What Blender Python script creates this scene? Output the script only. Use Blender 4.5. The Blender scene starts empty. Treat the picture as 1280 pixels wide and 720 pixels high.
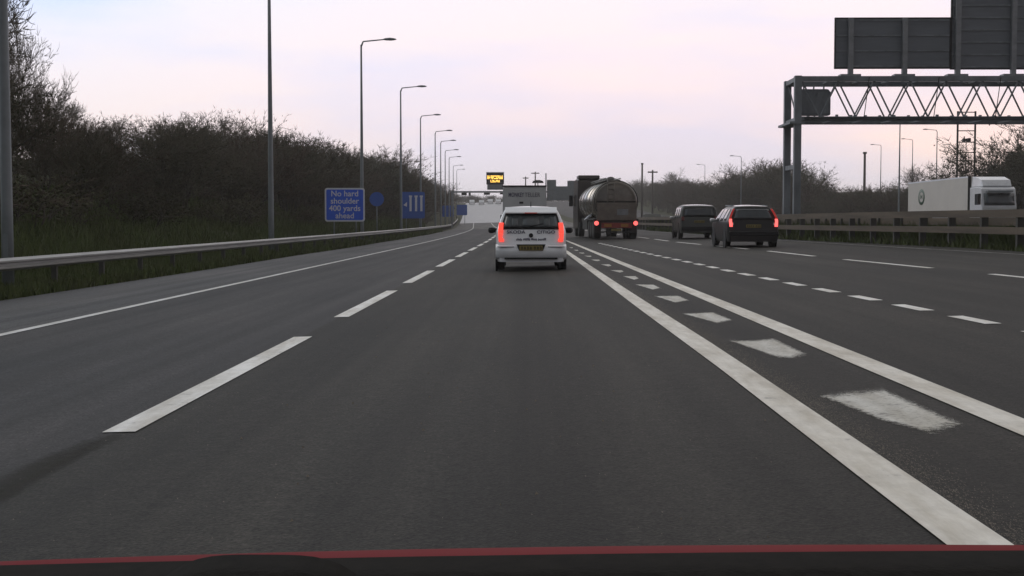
import bpy, math, random
import numpy as np
from mathutils import Vector, Matrix
R = math.radians
random.seed(4)
rng = np.random.default_rng(7)
S = bpy.context.scene
COL = S.collection

# ------------------------------------------------------------------ camera, sky, sun, exposure
FPX, HOR, VPX, CAMH = 1667.0, 275.0, 661.0, 1.15
cd = bpy.data.cameras.new("dash_camera"); cam = bpy.data.objects.new("dash_camera", cd); COL.objects.link(cam)
cd.sensor_width = 36.0; cd.lens = 36.0 * FPX / 1280.0; cd.clip_start = 0.05; cd.clip_end = 9000
cam.location = (0, 0, CAMH)
cam.rotation_euler = (R(90) - math.atan((360 - HOR) / FPX), 0, math.atan((VPX - 640) / FPX))
S.camera = cam

w = bpy.data.worlds.new("World"); S.world = w; w.use_nodes = True
nt = w.node_tree; nt.nodes.clear()
def N(t, **k):
    n = nt.nodes.new(t)
    for a, b in k.items(): setattr(n, a, b)
    return n
SUN_EL, SUN_AZ = R(28), R(-62)          # azimuth from +Y, negative = left of the road
sky = N('ShaderNodeTexSky'); sky.sky_type = 'NISHITA'; sky.sun_disc = False
sky.sun_elevation = SUN_EL; sky.sun_rotation = SUN_AZ; sky.air_density = 1.2; sky.dust_density = 3
geo = N('ShaderNodeTexCoord'); sep = N('ShaderNodeSeparateXYZ')
nt.links.new(geo.outputs['Generated'], sep.inputs[0])
ramp = N('ShaderNodeValToRGB')          # overcast layer by elevation
cr = ramp.color_ramp; cr.elements[0].position = 0.0; cr.elements[0].color = (.86, .735, .68, 1)
cr.elements[1].position = 1.0; cr.elements[1].color = (.62, .60, .56, 1)
for p, c in ((.025, (.88, .745, .70, 1)), (.065, (.87, .73, .735, 1)), (.11, (.84, .745, .80, 1)), (.17, (.79, .765, .86, 1)), (.3, (.80, .77, .77, 1))):
    e = cr.elements.new(p); e.color = c
nt.links.new(sep.outputs['Z'], ramp.inputs[0])
nz = N('ShaderNodeTexNoise'); nz.inputs['Scale'].default_value = 2.2; nz.inputs['Detail'].default_value = 5
mp = N('ShaderNodeMapping'); mp.inputs['Scale'].default_value = (1, 1, 4.5)
nt.links.new(geo.outputs['Generated'], mp.inputs[0]); nt.links.new(mp.outputs[0], nz.inputs[0])
cl = N('ShaderNodeValToRGB'); cl.color_ramp.elements[0].position = .41; cl.color_ramp.elements[0].color = (.84, .91, 1.04, 1)
cl.color_ramp.elements[1].position = .58; cl.color_ramp.elements[1].color = (1.10, 1.02, .955, 1)
nt.links.new(nz.outputs[0], cl.inputs[0])
mul = N('ShaderNodeMixRGB', blend_type='MULTIPLY'); mul.inputs[0].default_value = 1
nt.links.new(ramp.outputs[0], mul.inputs[1]); nt.links.new(cl.outputs[0], mul.inputs[2])
# the cloud is thicker and darker behind the camera, cooler to the left
mr = N('ShaderNodeMapRange'); mr.inputs['From Min'].default_value = -.7; mr.inputs['From Max'].default_value = .75
mr.inputs['To Min'].default_value = 4.0; mr.inputs['To Max'].default_value = 12.9
nt.links.new(sep.outputs['Y'], mr.inputs['Value'])
lr = N('ShaderNodeMapRange'); lr.inputs['From Min'].default_value = -.38; lr.inputs['From Max'].default_value = .02; nt.links.new(sep.outputs['X'], lr.inputs['Value'])
lc = N('ShaderNodeMixRGB'); lc.inputs[1].default_value = (.86, 1.0, 1.08, 1); lc.inputs[2].default_value = (1, 1, 1, 1); nt.links.new(lr.outputs[0], lc.inputs[0])
m2 = N('ShaderNodeMixRGB', blend_type='MULTIPLY'); m2.inputs[0].default_value = 1; nt.links.new(mul.outputs[0], m2.inputs[1]); nt.links.new(lc.outputs[0], m2.inputs[2])
sc_ = N('ShaderNodeVectorMath', operation='SCALE'); nt.links.new(m2.outputs[0], sc_.inputs[0]); nt.links.new(mr.outputs[0], sc_.inputs['Scale'])
mx = N('ShaderNodeMixRGB'); mx.inputs[0].default_value = .93
nt.links.new(sky.outputs[0], mx.inputs[1]); nt.links.new(sc_.outputs[0], mx.inputs[2])
bg = N('ShaderNodeBackground'); bg.inputs['Strength'].default_value = .1
nt.links.new(mx.outputs[0], bg.inputs[0]); ow = N('ShaderNodeOutputWorld'); nt.links.new(bg.outputs[0], ow.inputs[0])

sl = bpy.data.lights.new("sun", 'SUN'); sl.energy = .5; sl.angle = R(30); sl.color = (1, .94, .88)
so = bpy.data.objects.new("sun", sl); COL.objects.link(so)
d = Vector((math.sin(SUN_AZ) * math.cos(SUN_EL), math.cos(SUN_AZ) * math.cos(SUN_EL), math.sin(SUN_EL)))
so.rotation_euler = d.to_track_quat('Z', 'Y').to_euler()
S.view_settings.view_transform = 'Standard'; S.view_settings.look = 'None'
S.view_settings.exposure = 0.0; S.view_settings.gamma = 1; S.view_settings.use_curve_mapping = False
S.cycles.max_bounces = 6; S.cycles.volume_bounces = 1; S.cycles.transparent_max_bounces = 8
S.cycles.use_denoising = True

# ------------------------------------------------------------------ helpers
def mat(name, c, rough=.6, metal=0., noise=None, amt=.25, bump=0., c2=None, emit=None, es=1., spec=.5, stretch=None, alpha=None, coat=0):
    m = bpy.data.materials.new(name); m.use_nodes = True; t = m.node_tree; b = t.nodes['Principled BSDF']
    b.inputs['Base Color'].default_value = (*c, 1); b.inputs['Roughness'].default_value = rough; b.inputs['Metallic'].default_value = metal
    b.inputs['Specular IOR Level'].default_value = spec; b.inputs['Coat Weight'].default_value = coat
    if noise is not None:
        tc = t.nodes.new('ShaderNodeTexCoord'); src = tc.outputs['Object']
        if stretch:
            mpn = t.nodes.new('ShaderNodeMapping'); mpn.inputs['Scale'].default_value = stretch; t.links.new(src, mpn.inputs[0]); src = mpn.outputs[0]
        n = t.nodes.new('ShaderNodeTexNoise'); n.inputs['Scale'].default_value = noise; n.inputs['Detail'].default_value = 6; n.inputs['Roughness'].default_value = .65
        t.links.new(src, n.inputs[0])
        r = t.nodes.new('ShaderNodeValToRGB'); r.color_ramp.elements[0].position = .3; r.color_ramp.elements[1].position = .7
        lo = c2 if c2 else tuple(x * (1 - amt) for x in c); hi = c if c2 else tuple(min(1, x * (1 + amt)) for x in c)
        r.color_ramp.elements[0].color = (*lo, 1); r.color_ramp.elements[1].color = (*hi, 1)
        t.links.new(n.outputs[0], r.inputs[0]); t.links.new(r.outputs[0], b.inputs['Base Color'])
        if bump:
            bm_ = t.nodes.new('ShaderNodeBump'); bm_.inputs['Strength'].default_value = bump; bm_.inputs['Distance'].default_value = .02
            t.links.new(n.outputs[0], bm_.inputs['Height']); t.links.new(bm_.outputs[0], b.inputs['Normal'])
    if emit:
        b.inputs['Emission Color'].default_value = (*emit, 1); b.inputs['Emission Strength'].default_value = es
    if alpha is not None: b.inputs['Transmission Weight'].default_value = alpha
    return m

class MB:
    """collects shapes into one mesh"""
    def __init__(s): s.v = []; s.f = []; s.sm = []
    def add(s, vs, fs, smooth=False):
        o = len(s.v); s.v += [tuple(p) for p in vs]; s.f += [tuple(i + o for i in f) for f in fs]; s.sm += [smooth] * len(fs); return s
    def box(s, x0, x1, y0, y1, z0, z1):
        return s.add([(x0, y0, z0), (x1, y0, z0), (x1, y1, z0), (x0, y1, z0), (x0, y0, z1), (x1, y0, z1), (x1, y1, z1), (x0, y1, z1)],
                     [(0, 3, 2, 1), (4, 5, 6, 7), (0, 1, 5, 4), (1, 2, 6, 5), (2, 3, 7, 6), (3, 0, 4, 7)])
    def prism(s, pts, y0, y1):      # outline in x,z extruded along y
        n = len(pts)
        return s.add([(x, y0, z) for x, z in pts] + [(x, y1, z) for x, z in pts],
                     [tuple(range(n)), tuple(range(2 * n - 1, n - 1, -1))] + [(i, (i + 1) % n, n + (i + 1) % n, n + i)[::-1] for i in range(n)])
    def prismx(s, pts, x0, x1):     # outline in y,z extruded along x
        n = len(pts)
        return s.add([(x0, y, z) for y, z in pts] + [(x1, y, z) for y, z in pts],
                     [tuple(range(n))[::-1], tuple(range(n, 2 * n))] + [(i, (i + 1) % n, n + (i + 1) % n, n + i) for i in range(n)])
    def tube(s, p, q, r0, r1=None, n=8, caps=True, smooth=True):
        r1 = r0 if r1 is None else r1; p = Vector(p); q = Vector(q); d = (q - p)
        if d.length < 1e-6: return s
        d.normalize(); a = d.orthogonal().normalized(); b = d.cross(a)
        vs = [p + (a * math.cos(2 * math.pi * i / n) + b * math.sin(2 * math.pi * i / n)) * r0 for i in range(n)]
        vs += [q + (a * math.cos(2 * math.pi * i / n) + b * math.sin(2 * math.pi * i / n)) * r1 for i in range(n)]
        s.add(vs, [(i, (i + 1) % n, n + (i + 1) % n, n + i) for i in range(n)], smooth)
        if caps: s.f += [tuple(len(s.v) - 2 * n + i for i in range(n))[::-1], tuple(len(s.v) - n + i for i in range(n))]; s.sm += [False, False]
        return s
    def bar(s, p, q, w_, h):        # square bar between two points
        return s.tube(p, q, max(w_, h) * .7071, n=4, smooth=False)
    def rings(s, rs, closed=True, caps=True, smooth=True):
        n = len(rs[0]); vs = [p for r in rs for p in r]; fs = []
        for k in range(len(rs) - 1):
            for i in range(n if closed else n - 1):
                j = (i + 1) % n; fs.append((k * n + i, k * n + j, (k + 1) * n + j, (k + 1) * n + i))
        o = len(s.v); s.add(vs, fs, smooth)
        if caps: s.f += [tuple(o + i for i in range(n))[::-1], tuple(o + (len(rs) - 1) * n + i for i in range(n))]; s.sm += [False, False]
        return s
    def lathe_x(s, cx, cy, cz, prof, n=24, smooth=True):   # prof (x,r), axis along x
        rs = [[(cx + x, cy + r * math.cos(2 * math.pi * i / n), cz + r * math.sin(2 * math.pi * i / n)) for i in range(n)] for x, r in prof]
        return s.rings(rs, True, True, smooth)
    def lathe_y(s, cx, cy, cz, prof, n=24, sx=1., sz=1., smooth=True):
        rs = [[(cx + sx * r * math.cos(2 * math.pi * i / n), cy + y, cz + sz * r * math.sin(2 * math.pi * i / n)) for i in range(n)] for y, r in prof]
        return s.rings(rs, True, True, smooth)
    def grid(s, F, nu, nv, smooth=True):
        vs = [F(i / nu, j / nv) for j in range(nv + 1) for i in range(nu + 1)]
        return s.add(vs, [(j * (nu + 1) + i, j * (nu + 1) + i + 1, (j + 1) * (nu + 1) + i + 1, (j + 1) * (nu + 1) + i) for j in range(nv) for i in range(nu)], smooth)
    def build(s, name, m, parent=None, bevel=0, solid=0, label=None, fix=True):
        me = bpy.data.meshes.new(name); me.from_pydata(s.v, [], s.f)
        me.polygons.foreach_set('use_smooth', s.sm); me.materials.append(m); me.update()
        if fix:
            import bmesh
            b = bmesh.new(); b.from_mesh(me); bmesh.ops.recalc_face_normals(b, faces=b.faces); b.to_mesh(me); b.free()
        o = bpy.data.objects.new(name, me); COL.objects.link(o)
        if parent: o.parent = parent
        if solid: md = o.modifiers.new('t', 'SOLIDIFY'); md.thickness = solid; md.offset = 1
        if bevel: md = o.modifiers.new('b', 'BEVEL'); md.width = bevel; md.segments = 2; md.limit_method = 'ANGLE'
        if label: o['label'] = label
        return o
def tag(o, label=None, cat=None, group=None, kind=None):
    if label: o['label'] = label
    if cat: o['category'] = cat
    if group: o['group'] = group
    if kind: o['kind'] = kind
    return o
def thing(name, label, cat, loc=(0, 0, 0), rz=0., group=None):
    o = bpy.data.objects.new(name, None); COL.objects.link(o); o.location = loc; o.rotation_euler = (0, 0, rz); o.empty_display_size = .3
    return tag(o, label, cat, group)
def kids(o): return list(o.children)
def dup(o, loc=None, rz=None, label=None, group=None, parent=None, sc=None):
    c = o.copy(); COL.objects.link(c); c.parent = parent
    if loc is not None: c.location = loc
    if rz is not None: c.rotation_euler = (0, 0, rz)
    if sc is not None: c.scale = sc
    if label: c['label'] = label
    if group: c['group'] = group
    for k in KIDS.get(o.name, None) or kids(o): dup(k, parent=c)
    return c
KIDS = {}
def text_mb(txt, size, font_w=1.0):
    cu = bpy.data.curves.new('txt', 'FONT'); cu.body = txt; cu.size = size; cu.align_x = 'CENTER'; cu.align_y = 'CENTER'; cu.extrude = .006; cu.offset = size * .012
    cu.space_line = .9; cu.resolution_u = 3
    o = bpy.data.objects.new('txt', cu); COL.objects.link(o)
    dg = bpy.context.evaluated_depsgraph_get(); me = bpy.data.meshes.new_from_object(o.evaluated_get(dg))
    vs = [v.co.copy() for v in me.vertices]; fs = [tuple(p.vertices) for p in me.polygons]
    bpy.data.objects.remove(o); bpy.data.curves.remove(cu); bpy.data.meshes.remove(me)
    m = MB(); m.add([(v.x * font_w, -v.z, v.y) for v in vs], fs); return m   # faces -y
def interp(x, pts):
    return float(np.interp(x, [p[0] for p in pts], [p[1] for p in pts]))

# ------------------------------------------------------------------ lie of the land
def cline(z):                       # sideways sweep of the road with distance
    if z < 60: return 0.
    if z < 220: return -(z - 60) ** 2 / 8000.
    return -3.2 - .04 * (z - 220)
def climb(z):
    if z < 200: return 0.
    if z < 455: return (z - 200) ** 2 / 9600.
    return 6.77 + 1.2 * (1 - math.exp(-(z - 455) / 25.)) - .003 * (z - 455)
LBANK = lambda z: interp(z, [(-60, 1), (170, 1), (300, .35), (460, .1)])
def cross(o, z):
    if o < -9.1:
        b = -.2275
        if o < -12: b += min(.27 * (-12 - o), 5.0) * LBANK(z)
        return b
    if o <= 12.9: return .025 * o
    b = .3225
    if o > 46: b += min((o - 46) * .12, 3.)
    return b
def H(x, z): return cross(x - cline(z), z) + climb(z)
def P(o, z, dz=0.): return (o + cline(z), z, cross(o, z) + climb(z) + dz)
def mix3(a, b, t): return tuple(a[i] * (1 - t) + b[i] * t for i in range(3))

# ------------------------------------------------------------------ materials
def asphalt(name, base, wheel):
    m = bpy.data.materials.new(name); m.use_nodes = True; t = m.node_tree; b = t.nodes['Principled BSDF']
    tc = t.nodes.new('ShaderNodeTexCoord'); L = t.links
    def noise(sc, det, stretch=None, ro=.6):
        n = t.nodes.new('ShaderNodeTexNoise'); n.inputs['Scale'].default_value = sc; n.inputs['Detail'].default_value = det; n.inputs['Roughness'].default_value = ro
        src = tc.outputs['Object']
        if stretch:
            q = t.nodes.new('ShaderNodeMapping'); q.inputs['Scale'].default_value = stretch; L.new(src, q.inputs[0]); src = q.outputs[0]
        L.new(src, n.inputs[0]); return n.outputs[0]
    def rmp(src, stops):
        r = t.nodes.new('ShaderNodeValToRGB'); e = r.color_ramp.elements
        e[0].position, e[0].color = stops[0][0], (*stops[0][1], 1); e[1].position, e[1].color = stops[-1][0], (*stops[-1][1], 1)
        for p, c in stops[1:-1]: q = e.new(p); q.color = (*c, 1)
        L.new(src, r.inputs[0]); return r.outputs[0]
    def mulc(a, b_):
        x = t.nodes.new('ShaderNodeMixRGB'); x.blend_type = 'MULTIPLY'; x.inputs[0].default_value = 1; L.new(a, x.inputs[1]); L.new(b_, x.inputs[2]); return x.outputs[0]
    g = lambda v: (v, v, v)
    grain = mulc(rmp(noise(60, 3), [(.3, tuple(c * .45 for c in base)), (.5, base), (.72, tuple(c * 1.8 for c in base))]), rmp(noise(14, 5, None, .75), [(.32, g(.72)), (.5, g(1)), (.68, g(1.3))]))
    patches = rmp(noise(.55, 4, (1, .18, 1)), [(.3, (.66, .68, .70)), (.7, (1.34, 1.28, 1.24))])
    streak = rmp(noise(2.2, 3, (1, .012, 1)), [(.3, g(.66)), (.5, g(.98)), (.7, g(1.28))])
    flecks = rmp(noise(9, 6, None, .8), [(.0, g(1)), (.70, g(1)), (.78, g(1.7))])
    col = mulc(mulc(mulc(grain, patches), streak), flecks)
    # polished wheel tracks in each lane
    sx = t.nodes.new('ShaderNodeSeparateXYZ'); L.new(tc.outputs['Object'], sx.inputs[0])
    mt = t.nodes.new('ShaderNodeMath'); mt.operation = 'MULTIPLY'; mt.inputs[1].default_value = 2 * math.pi / 1.9; L.new(sx.outputs['X'], mt.inputs[0])
    mc = t.nodes.new('ShaderNodeMath'); mc.operation = 'COSINE'; L.new(mt.outputs[0], mc.inputs[0])
    col = mulc(col, rmp(mc.outputs[0], [(0, g(1.0)), (1, g(1 - wheel))]))
    L.new(col, b.inputs['Base Color'])
    b.inputs['Roughness'].default_value = .70; b.inputs['Specular IOR Level'].default_value = .13
    bp = t.nodes.new('ShaderNodeBump'); bp.inputs['Strength'].default_value = .6; bp.inputs['Distance'].default_value = .01
    L.new(noise(70, 3), bp.inputs['Height']); L.new(bp.outputs[0], b.inputs['Normal'])
    return m
M_road = asphalt('asphalt', (.0285, .0272, .0232), .22)
M_lane = asphalt('asphalt_left_lane', (.040, .039, .040), .12)
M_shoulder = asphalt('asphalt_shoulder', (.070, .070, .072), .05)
M_midsheen = asphalt('asphalt_grazing_sheen', (.10, .097, .093), .05)  # same asphalt, paler base colour painted in for brightening at grazing view
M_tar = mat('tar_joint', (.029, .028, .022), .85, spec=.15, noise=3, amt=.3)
M_farsheen = mat('far_road_sky_sheen', (.24, .245, .25), .45, noise=.6, amt=.1, stretch=(1, .1, 1), spec=.6)  # far road surface, sky reflection at low angle put into the pale colour
def paint_mat(name, c, wear, sc_=6.):
    m = bpy.data.materials.new(name); m.use_nodes = True; t = m.node_tree; b = t.nodes['Principled BSDF']; L = t.links
    tc = t.nodes.new('ShaderNodeTexCoord'); n = t.nodes.new('ShaderNodeTexNoise'); n.inputs['Scale'].default_value = sc_; n.inputs['Detail'].default_value = 8; n.inputs['Roughness'].default_value = .7
    L.new(tc.outputs['Object'], n.inputs[0]); r = t.nodes.new('ShaderNodeValToRGB'); e = r.color_ramp.elements
    e[0].position = wear - .09; e[0].color = (.09, .088, .082, 1); e[1].position = wear + .03; e[1].color = tuple(x * .85 for x in c) + (1,)
    q = e.new(.62); q.color = (*c, 1); L.new(n.outputs[0], r.inputs[0])
    n2 = t.nodes.new('ShaderNodeTexNoise'); n2.inputs['Scale'].default_value = 1.3; n2.inputs['Detail'].default_value = 5; n2.inputs['Roughness'].default_value = .7; mp2 = t.nodes.new('ShaderNodeMapping'); mp2.inputs['Scale'].default_value = (4, .6, 1); L.new(tc.outputs['Object'], mp2.inputs[0]); L.new(mp2.outputs[0], n2.inputs[0])
    r2 = t.nodes.new('ShaderNodeValToRGB'); r2.color_ramp.elements[0].position = .34; r2.color_ramp.elements[0].color = (.70, .67, .61, 1); r2.color_ramp.elements[1].position = .62; r2.color_ramp.elements[1].color = (1.04, 1.04, 1.04, 1); L.new(n2.outputs[0], r2.inputs[0])
    mm = t.nodes.new('ShaderNodeMixRGB'); mm.blend_type = 'MULTIPLY'; mm.inputs[0].default_value = 1; L.new(r.outputs[0], mm.inputs[1]); L.new(r2.outputs[0], mm.inputs[2]); L.new(mm.outputs[0], b.inputs['Base Color']); b.inputs['Roughness'].default_value = .6
    return m
M_white = paint_mat('road_paint', (.72, .69, .62), .33)
M_dash = paint_mat('lane_dash_paint', (.80, .79, .76), .35)
M_worn = paint_mat('worn_patch_paint', (.56, .55, .50), .36, 5)
M_thin = paint_mat('edge_line_paint', (.66, .66, .65), .39, 2.5)
M_faint = paint_mat('faded_edge_paint', (.30, .30, .29), .47, 1.8)
M_grass = mat('grass_bank', (.060, .066, .026), .9, noise=.9, c2=(.030, .032, .014), bump=.6, spec=.1)
M_steel = mat('galvanised_steel', (.20, .21, .22), .5, .35, noise=3, amt=.2)
M_pole = mat('lamp_column_grey', (.17, .19, .20), .5, .2, noise=2, amt=.15)
M_rail = mat('barrier_rail_steel', (.23, .23, .22), .45, .3, noise=1.5, amt=.25, stretch=(1, .3, 3))
M_rustrail = mat('stained_barrier_steel', (.090, .068, .048), .8, .1, noise=1.2, amt=.4, stretch=(1, .2, 3))
M_post = mat('barrier_post', (.055, .052, .046), .8, .1, noise=4, amt=.3)
M_gantry = mat('gantry_steel', (.150, .165, .178), .55, .15, noise=1.5, amt=.35, stretch=(1, 1, .4))
M_back = mat('sign_back_alloy', (.120, .134, .150), .5, .2, noise=1.2, amt=.15, stretch=(.3, 1, 3))
M_blue = mat('sign_blue', (.022, .11, .68), .35, noise=2, amt=.1)
M_bluefar = mat('sign_blue_faded', (.03, .10, .42), .4, noise=2, amt=.1)
M_signw = mat('sign_white', (.62, .64, .70), .4, noise=4, amt=.06)
M_black = mat('black_plastic', (.008, .008, .009), .6, spec=.3, noise=8, amt=.3)
M_rubber = mat('rubber', (.018, .018, .018), .85, noise=20, amt=.3)
M_rim = mat('alloy_rim', (.36, .36, .37), .35, .8, noise=8, amt=.15)
M_glass = mat('tinted_glass', (.03, .036, .04), .06, 0, spec=.6, noise=1.4, amt=.4)
M_wglass = mat('rear_window_glass', (.05, .06, .065), .08, 0, spec=.6, noise=1.2, amt=.5)
M_pane = mat('paler_view_through_glass', (.09, .10, .105), .12, noise=3, amt=.2)
M_red_on = mat('lit_tail_lamp', (.6, .03, .02), .3, emit=(1, .075, .05), es=1.15)
M_red_hot = mat('lit_brake_lamp', (.6, .03, .02), .3, emit=(1, .12, .11), es=1.9)
M_red = mat('tail_lamp_lens', (.30, .015, .012), .25, emit=(1, .04, .03), es=.16)
M_redoff = mat('unlit_tail_lens', (.10, .012, .010), .25, noise=9, amt=.2)
M_head = mat('headlamp_on', (.9, .9, .9), .2, emit=(1, .95, .9), es=6)
M_lens = mat('clear_lamp_lens', (.45, .45, .45), .15, spec=.8)
M_plate = mat('yellow_plate', (.20, .155, .035), .5, noise=30, amt=.05)
M_dirtyw = mat('dirty_white_paint', (.55, .56, .58), .35, noise=2.2, amt=.1, coat=.4)
M_carwhite = mat('white_car_paint', (.80, .81, .83), .28, noise=1.8, amt=.07, coat=.6)
M_darkcar = mat('dark_car_paint', (.007, .007, .008), .3, noise=2, amt=.2, spec=.35)
M_roofsheen = mat('roof_sky_sheen', (.16, .16, .165), .18, coat=1., noise=3, amt=.1)  # greyer than the body paint, sky reflection on the roof put into the colour
M_suv = mat('dark_green_grey_paint', (.042, .045, .041), .4, noise=2, amt=.2, spec=.35)
M_boxw = mat('lorry_box_cream', (.47, .44, .40), .55, noise=.5, amt=.06)
M_boxg = mat('box_van_grey_white', (.46, .47, .47), .5, noise=.9, amt=.12)
M_chassis = mat('chassis_grime', (.015, .014, .013), .8, noise=3, amt=.4)
M_silver = mat('tank_polished_steel', (.42, .39, .36), .27, .92, noise=1.2, amt=.3)
M_tankend = mat('tank_grubby_end', (.135, .118, .10), .28, .35, noise=2, amt=.3)
M_cabdark = mat('black_cab_paint', (.024, .018, .016), .35, coat=.4, noise=2, amt=.2)
M_marker = mat('red_reflective_board', (.24, .025, .018), .5, noise=5, amt=.3)
M_amberboard = mat('amber_reflective_board', (.36, .15, .02), .5, noise=6, amt=.1)
M_amber = mat('amber_led', (.9, .5, .05), .4, emit=(1, .58, .10), es=2.2)
M_wood = mat('weathered_pole_wood', (.06, .05, .04), .9, noise=5, amt=.3)
M_bark = mat('bare_bark', (.060, .052, .043), .9, noise=3, amt=.4, spec=.1)
M_bark2 = mat('pale_grey_bark', (.15, .135, .12), .9, noise=3, amt=.35, spec=.1)
M_twig = mat('bare_twigs', (.076, .068, .047), .9, noise=.8, amt=.35, spec=.1)
M_twig2 = mat('pale_catkin_twigs', (.17, .155, .135), .85, noise=.8, amt=.4, spec=.1)
M_twig3 = mat('reddish_twigs', (.086, .066, .050), .9, noise=.8, amt=.3, spec=.1)
M_leaf = mat('dark_evergreen_leaf', (.040, .046, .022), .7, noise=1.1, amt=.4, spec=.2)
M_scrub = mat('dead_bramble', (.075, .066, .036), .9, noise=.7, c2=(.036, .042, .018), spec=.1)
M_blade = mat('grass_blades', (.078, .108, .032), .8, noise=.6, c2=(.060, .064, .026), spec=.15)
M_bonnet = mat('red_car_paint', (.15, .003, .005), .6, spec=.04, noise=1.5, amt=.1)
M_dash_b = mat('dashboard_vinyl', (.010, .009, .007), .9, spec=.06, noise=60, amt=.3, bump=.2)
M_logo = mat('green_badge', (.04, .09, .05), .5, noise=5, amt=.2)
M_ink = mat('dark_blue_lettering', (.07, .07, .12), .5, noise=9, amt=.1)
M_ink2 = mat('faded_grey_lettering', (.15, .15, .17), .5, noise=9, amt=.1)

# ------------------------------------------------------------------ ground and road
def sheet(name, os_, zs, dz, m, of=None, smooth=True):
    b = MB(); nu = len(os_) - 1
    vs = []
    for z in zs:
        for k, o in enumerate(os_):
            oo = of(k, z) if of else o
            vs.append(P(oo, z, dz))
    n = nu + 1
    b.add(vs, [(j * n + i, j * n + i + 1, (j + 1) * n + i + 1, (j + 1) * n + i) for j in range(len(zs) - 1) for i in range(nu)], smooth)
    return b.build(name, m, fix=False)
ZS = [-60, -40, -20, -8] + list(np.arange(0, 60, 2.)) + list(np.arange(60, 240, 6.)) + list(np.arange(240, 520, 10.)) + [540, 580, 640, 720, 850, 1100, 1600, 2400]
OS = [-2600, -1200, -500, -200, -100, -60, -45, -36, -33, -30.5, -28, -25, -22, -19, -16, -14, -12.5, -12, -11.5, -10.5, -9.6, -9.1, -6, -2.3, 1.5, 5, 9, 12.9, 13.6, 20, 30, 40, 46, 50, 55, 60, 71, 90, 130, 250, 600, 1300, 2600]
b = MB(); vs = []
for z in ZS:
    for o in OS:
        onroad = -9.3 <= o <= 13.2
        wob = 0 if -12 <= o <= 46 else .25 * math.sin(o * .9 + z * .13) + .2 * math.sin(z * .31 + o * 1.7)
        x, y, h = P(o, z); vs.append((x, y, h - (.05 if onroad else 0) + wob * (.8 if abs(o) < 100 else 1)))
n = len(OS)
b.add(vs, [(j * n + i, j * n + i + 1, (j + 1) * n + i + 1, (j + 1) * n + i) for j in range(len(ZS) - 1) for i in range(n - 1)], True)
tag(b.build('ground', M_grass, fix=False), kind='structure')

ZR = [z for z in ZS if z <= 1100]
NEAR = [z for z in ZR if z <= 186]; MID = [z for z in ZR if 186 <= z <= 280]; FAR = [z for z in ZR if z >= 280]
RE = lambda z: -8.95 + .12 * math.sin(z * .21) * .5
tag(sheet('hard_shoulder', [-8.95, -7.5, -6.05], NEAR, 0, M_shoulder, lambda k, z: [RE(z), -7.5, -6.05][k]), kind='structure')
tag(sheet('left_lane_road', [-6.05, -4.2, -2.36], NEAR, 0, M_lane), kind='structure')
tag(sheet('road', [-2.36, -.5, 1.5, 4, 6, 8, 10, 12.9], NEAR, 0, M_road), kind='structure')
tag(sheet('road', [-8.95, -6, -2, 1.5, 4, 6, 8, 10, 12.9], MID, 0, M_midsheen), kind='structure')
tag(sheet('distant_road', [-8.95, -6, -2, 1.5, 4, 6, 8, 10, 12.9], FAR, 0, M_farsheen), kind='structure')
tag(sheet('opposite_road', [16.6, 22, 28, 34, 42], ZR, .03, M_lane), kind='structure')

SP = lambda pts: (lambda z: interp(z, pts))
fL1l = SP([(0, 1.43), (10, 1.43), (17, 1.38), (22, 1.36), (44, 1.26), (80, 1.12), (150, 1.0), (280, .9)])
fL1r = SP([(0, 1.655), (11.5, 1.645), (19, 1.58), (48, 1.40), (80, 1.27), (150, 1.12), (280, 1.02)])
fL2l = SP([(0, 2.52), (6.7, 2.49), (9.8, 2.45), (13.5, 2.42), (27.6, 2.30), (41, 2.18), (72, 1.92), (150, 1.22)])
fL2r = SP([(0, 2.72), (7.2, 2.69), (14.6, 2.64), (28, 2.50), (41, 2.36), (72, 2.06), (150, 1.34)])
fL3 = SP([(0, 5.05), (13.3, 4.62), (17.5, 4.47), (21.4, 4.32), (27, 4.12), (31.4, 4.02), (39.2, 3.80), (50.7, 3.5), (57.5, 3.32), (80, 2.9), (150, 2.6), (280, 2.6)])
fL4 = SP([(0, 8.85), (22, 8.15), (26.3, 7.95), (33, 7.62), (41.9, 7.4), (60, 6.55), (100, 6.1), (160, 6.0), (280, 6.0)])
fL5 = SP([(0, 13.0), (32.7, 12.1), (43.2, 11.55), (60, 10.8), (100, 9.9), (160, 9.6), (280, 9.6)])
fE = lambda z: -5.96
fD = lambda z: -2.33
BAR = SP([(0, 13.9), (20, 13.75), (37, 13.35), (53, 12.1), (65, 11.5), (80, 11.1), (110, 10.8), (160, 10.7), (280, 10.7)])
def stripe(name, fl, fr, z0, z1, m, step=2., dz=.006, feather=0):
    n_ = max(1, int((z1 - z0) / step)); zs = [z0 + (z1 - z0) * i / n_ for i in range(n_ + 1)]
    bb = MB(); vs = []
    for i, z in enumerate(zs):
        f = 1 - feather if feather and i in (0, n_) else 1
        vs += [P(fl(z), z, dz), P(fr(z), z, dz)]
    bb.add(vs, [(2 * i, 2 * i + 1, 2 * i + 3, 2 * i + 2) for i in range(n_)])
    return bb
def merge(name, parts, m):
    A = MB()
    for p in parts: A.add(p.v, p.f)
    return tag(A.build(name, m, fix=False), kind='structure')
merge('chevron_border_line', [stripe('a', fL1l, fL1r, -4, 150, M_white)], M_white)
merge('chevron_border_line', [stripe('a', fL2l, fL2r, -4, 150, M_white)], M_white)
merge('edge_line', [stripe('a', lambda z: fE(z) - .07, lambda z: fE(z) + .07, -10, 280, M_thin)], M_thin)
merge('edge_line', [stripe('a', lambda z: fL5(z) - .05, lambda z: fL5(z) + .05, -10, 280, M_faint)], M_faint)
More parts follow.
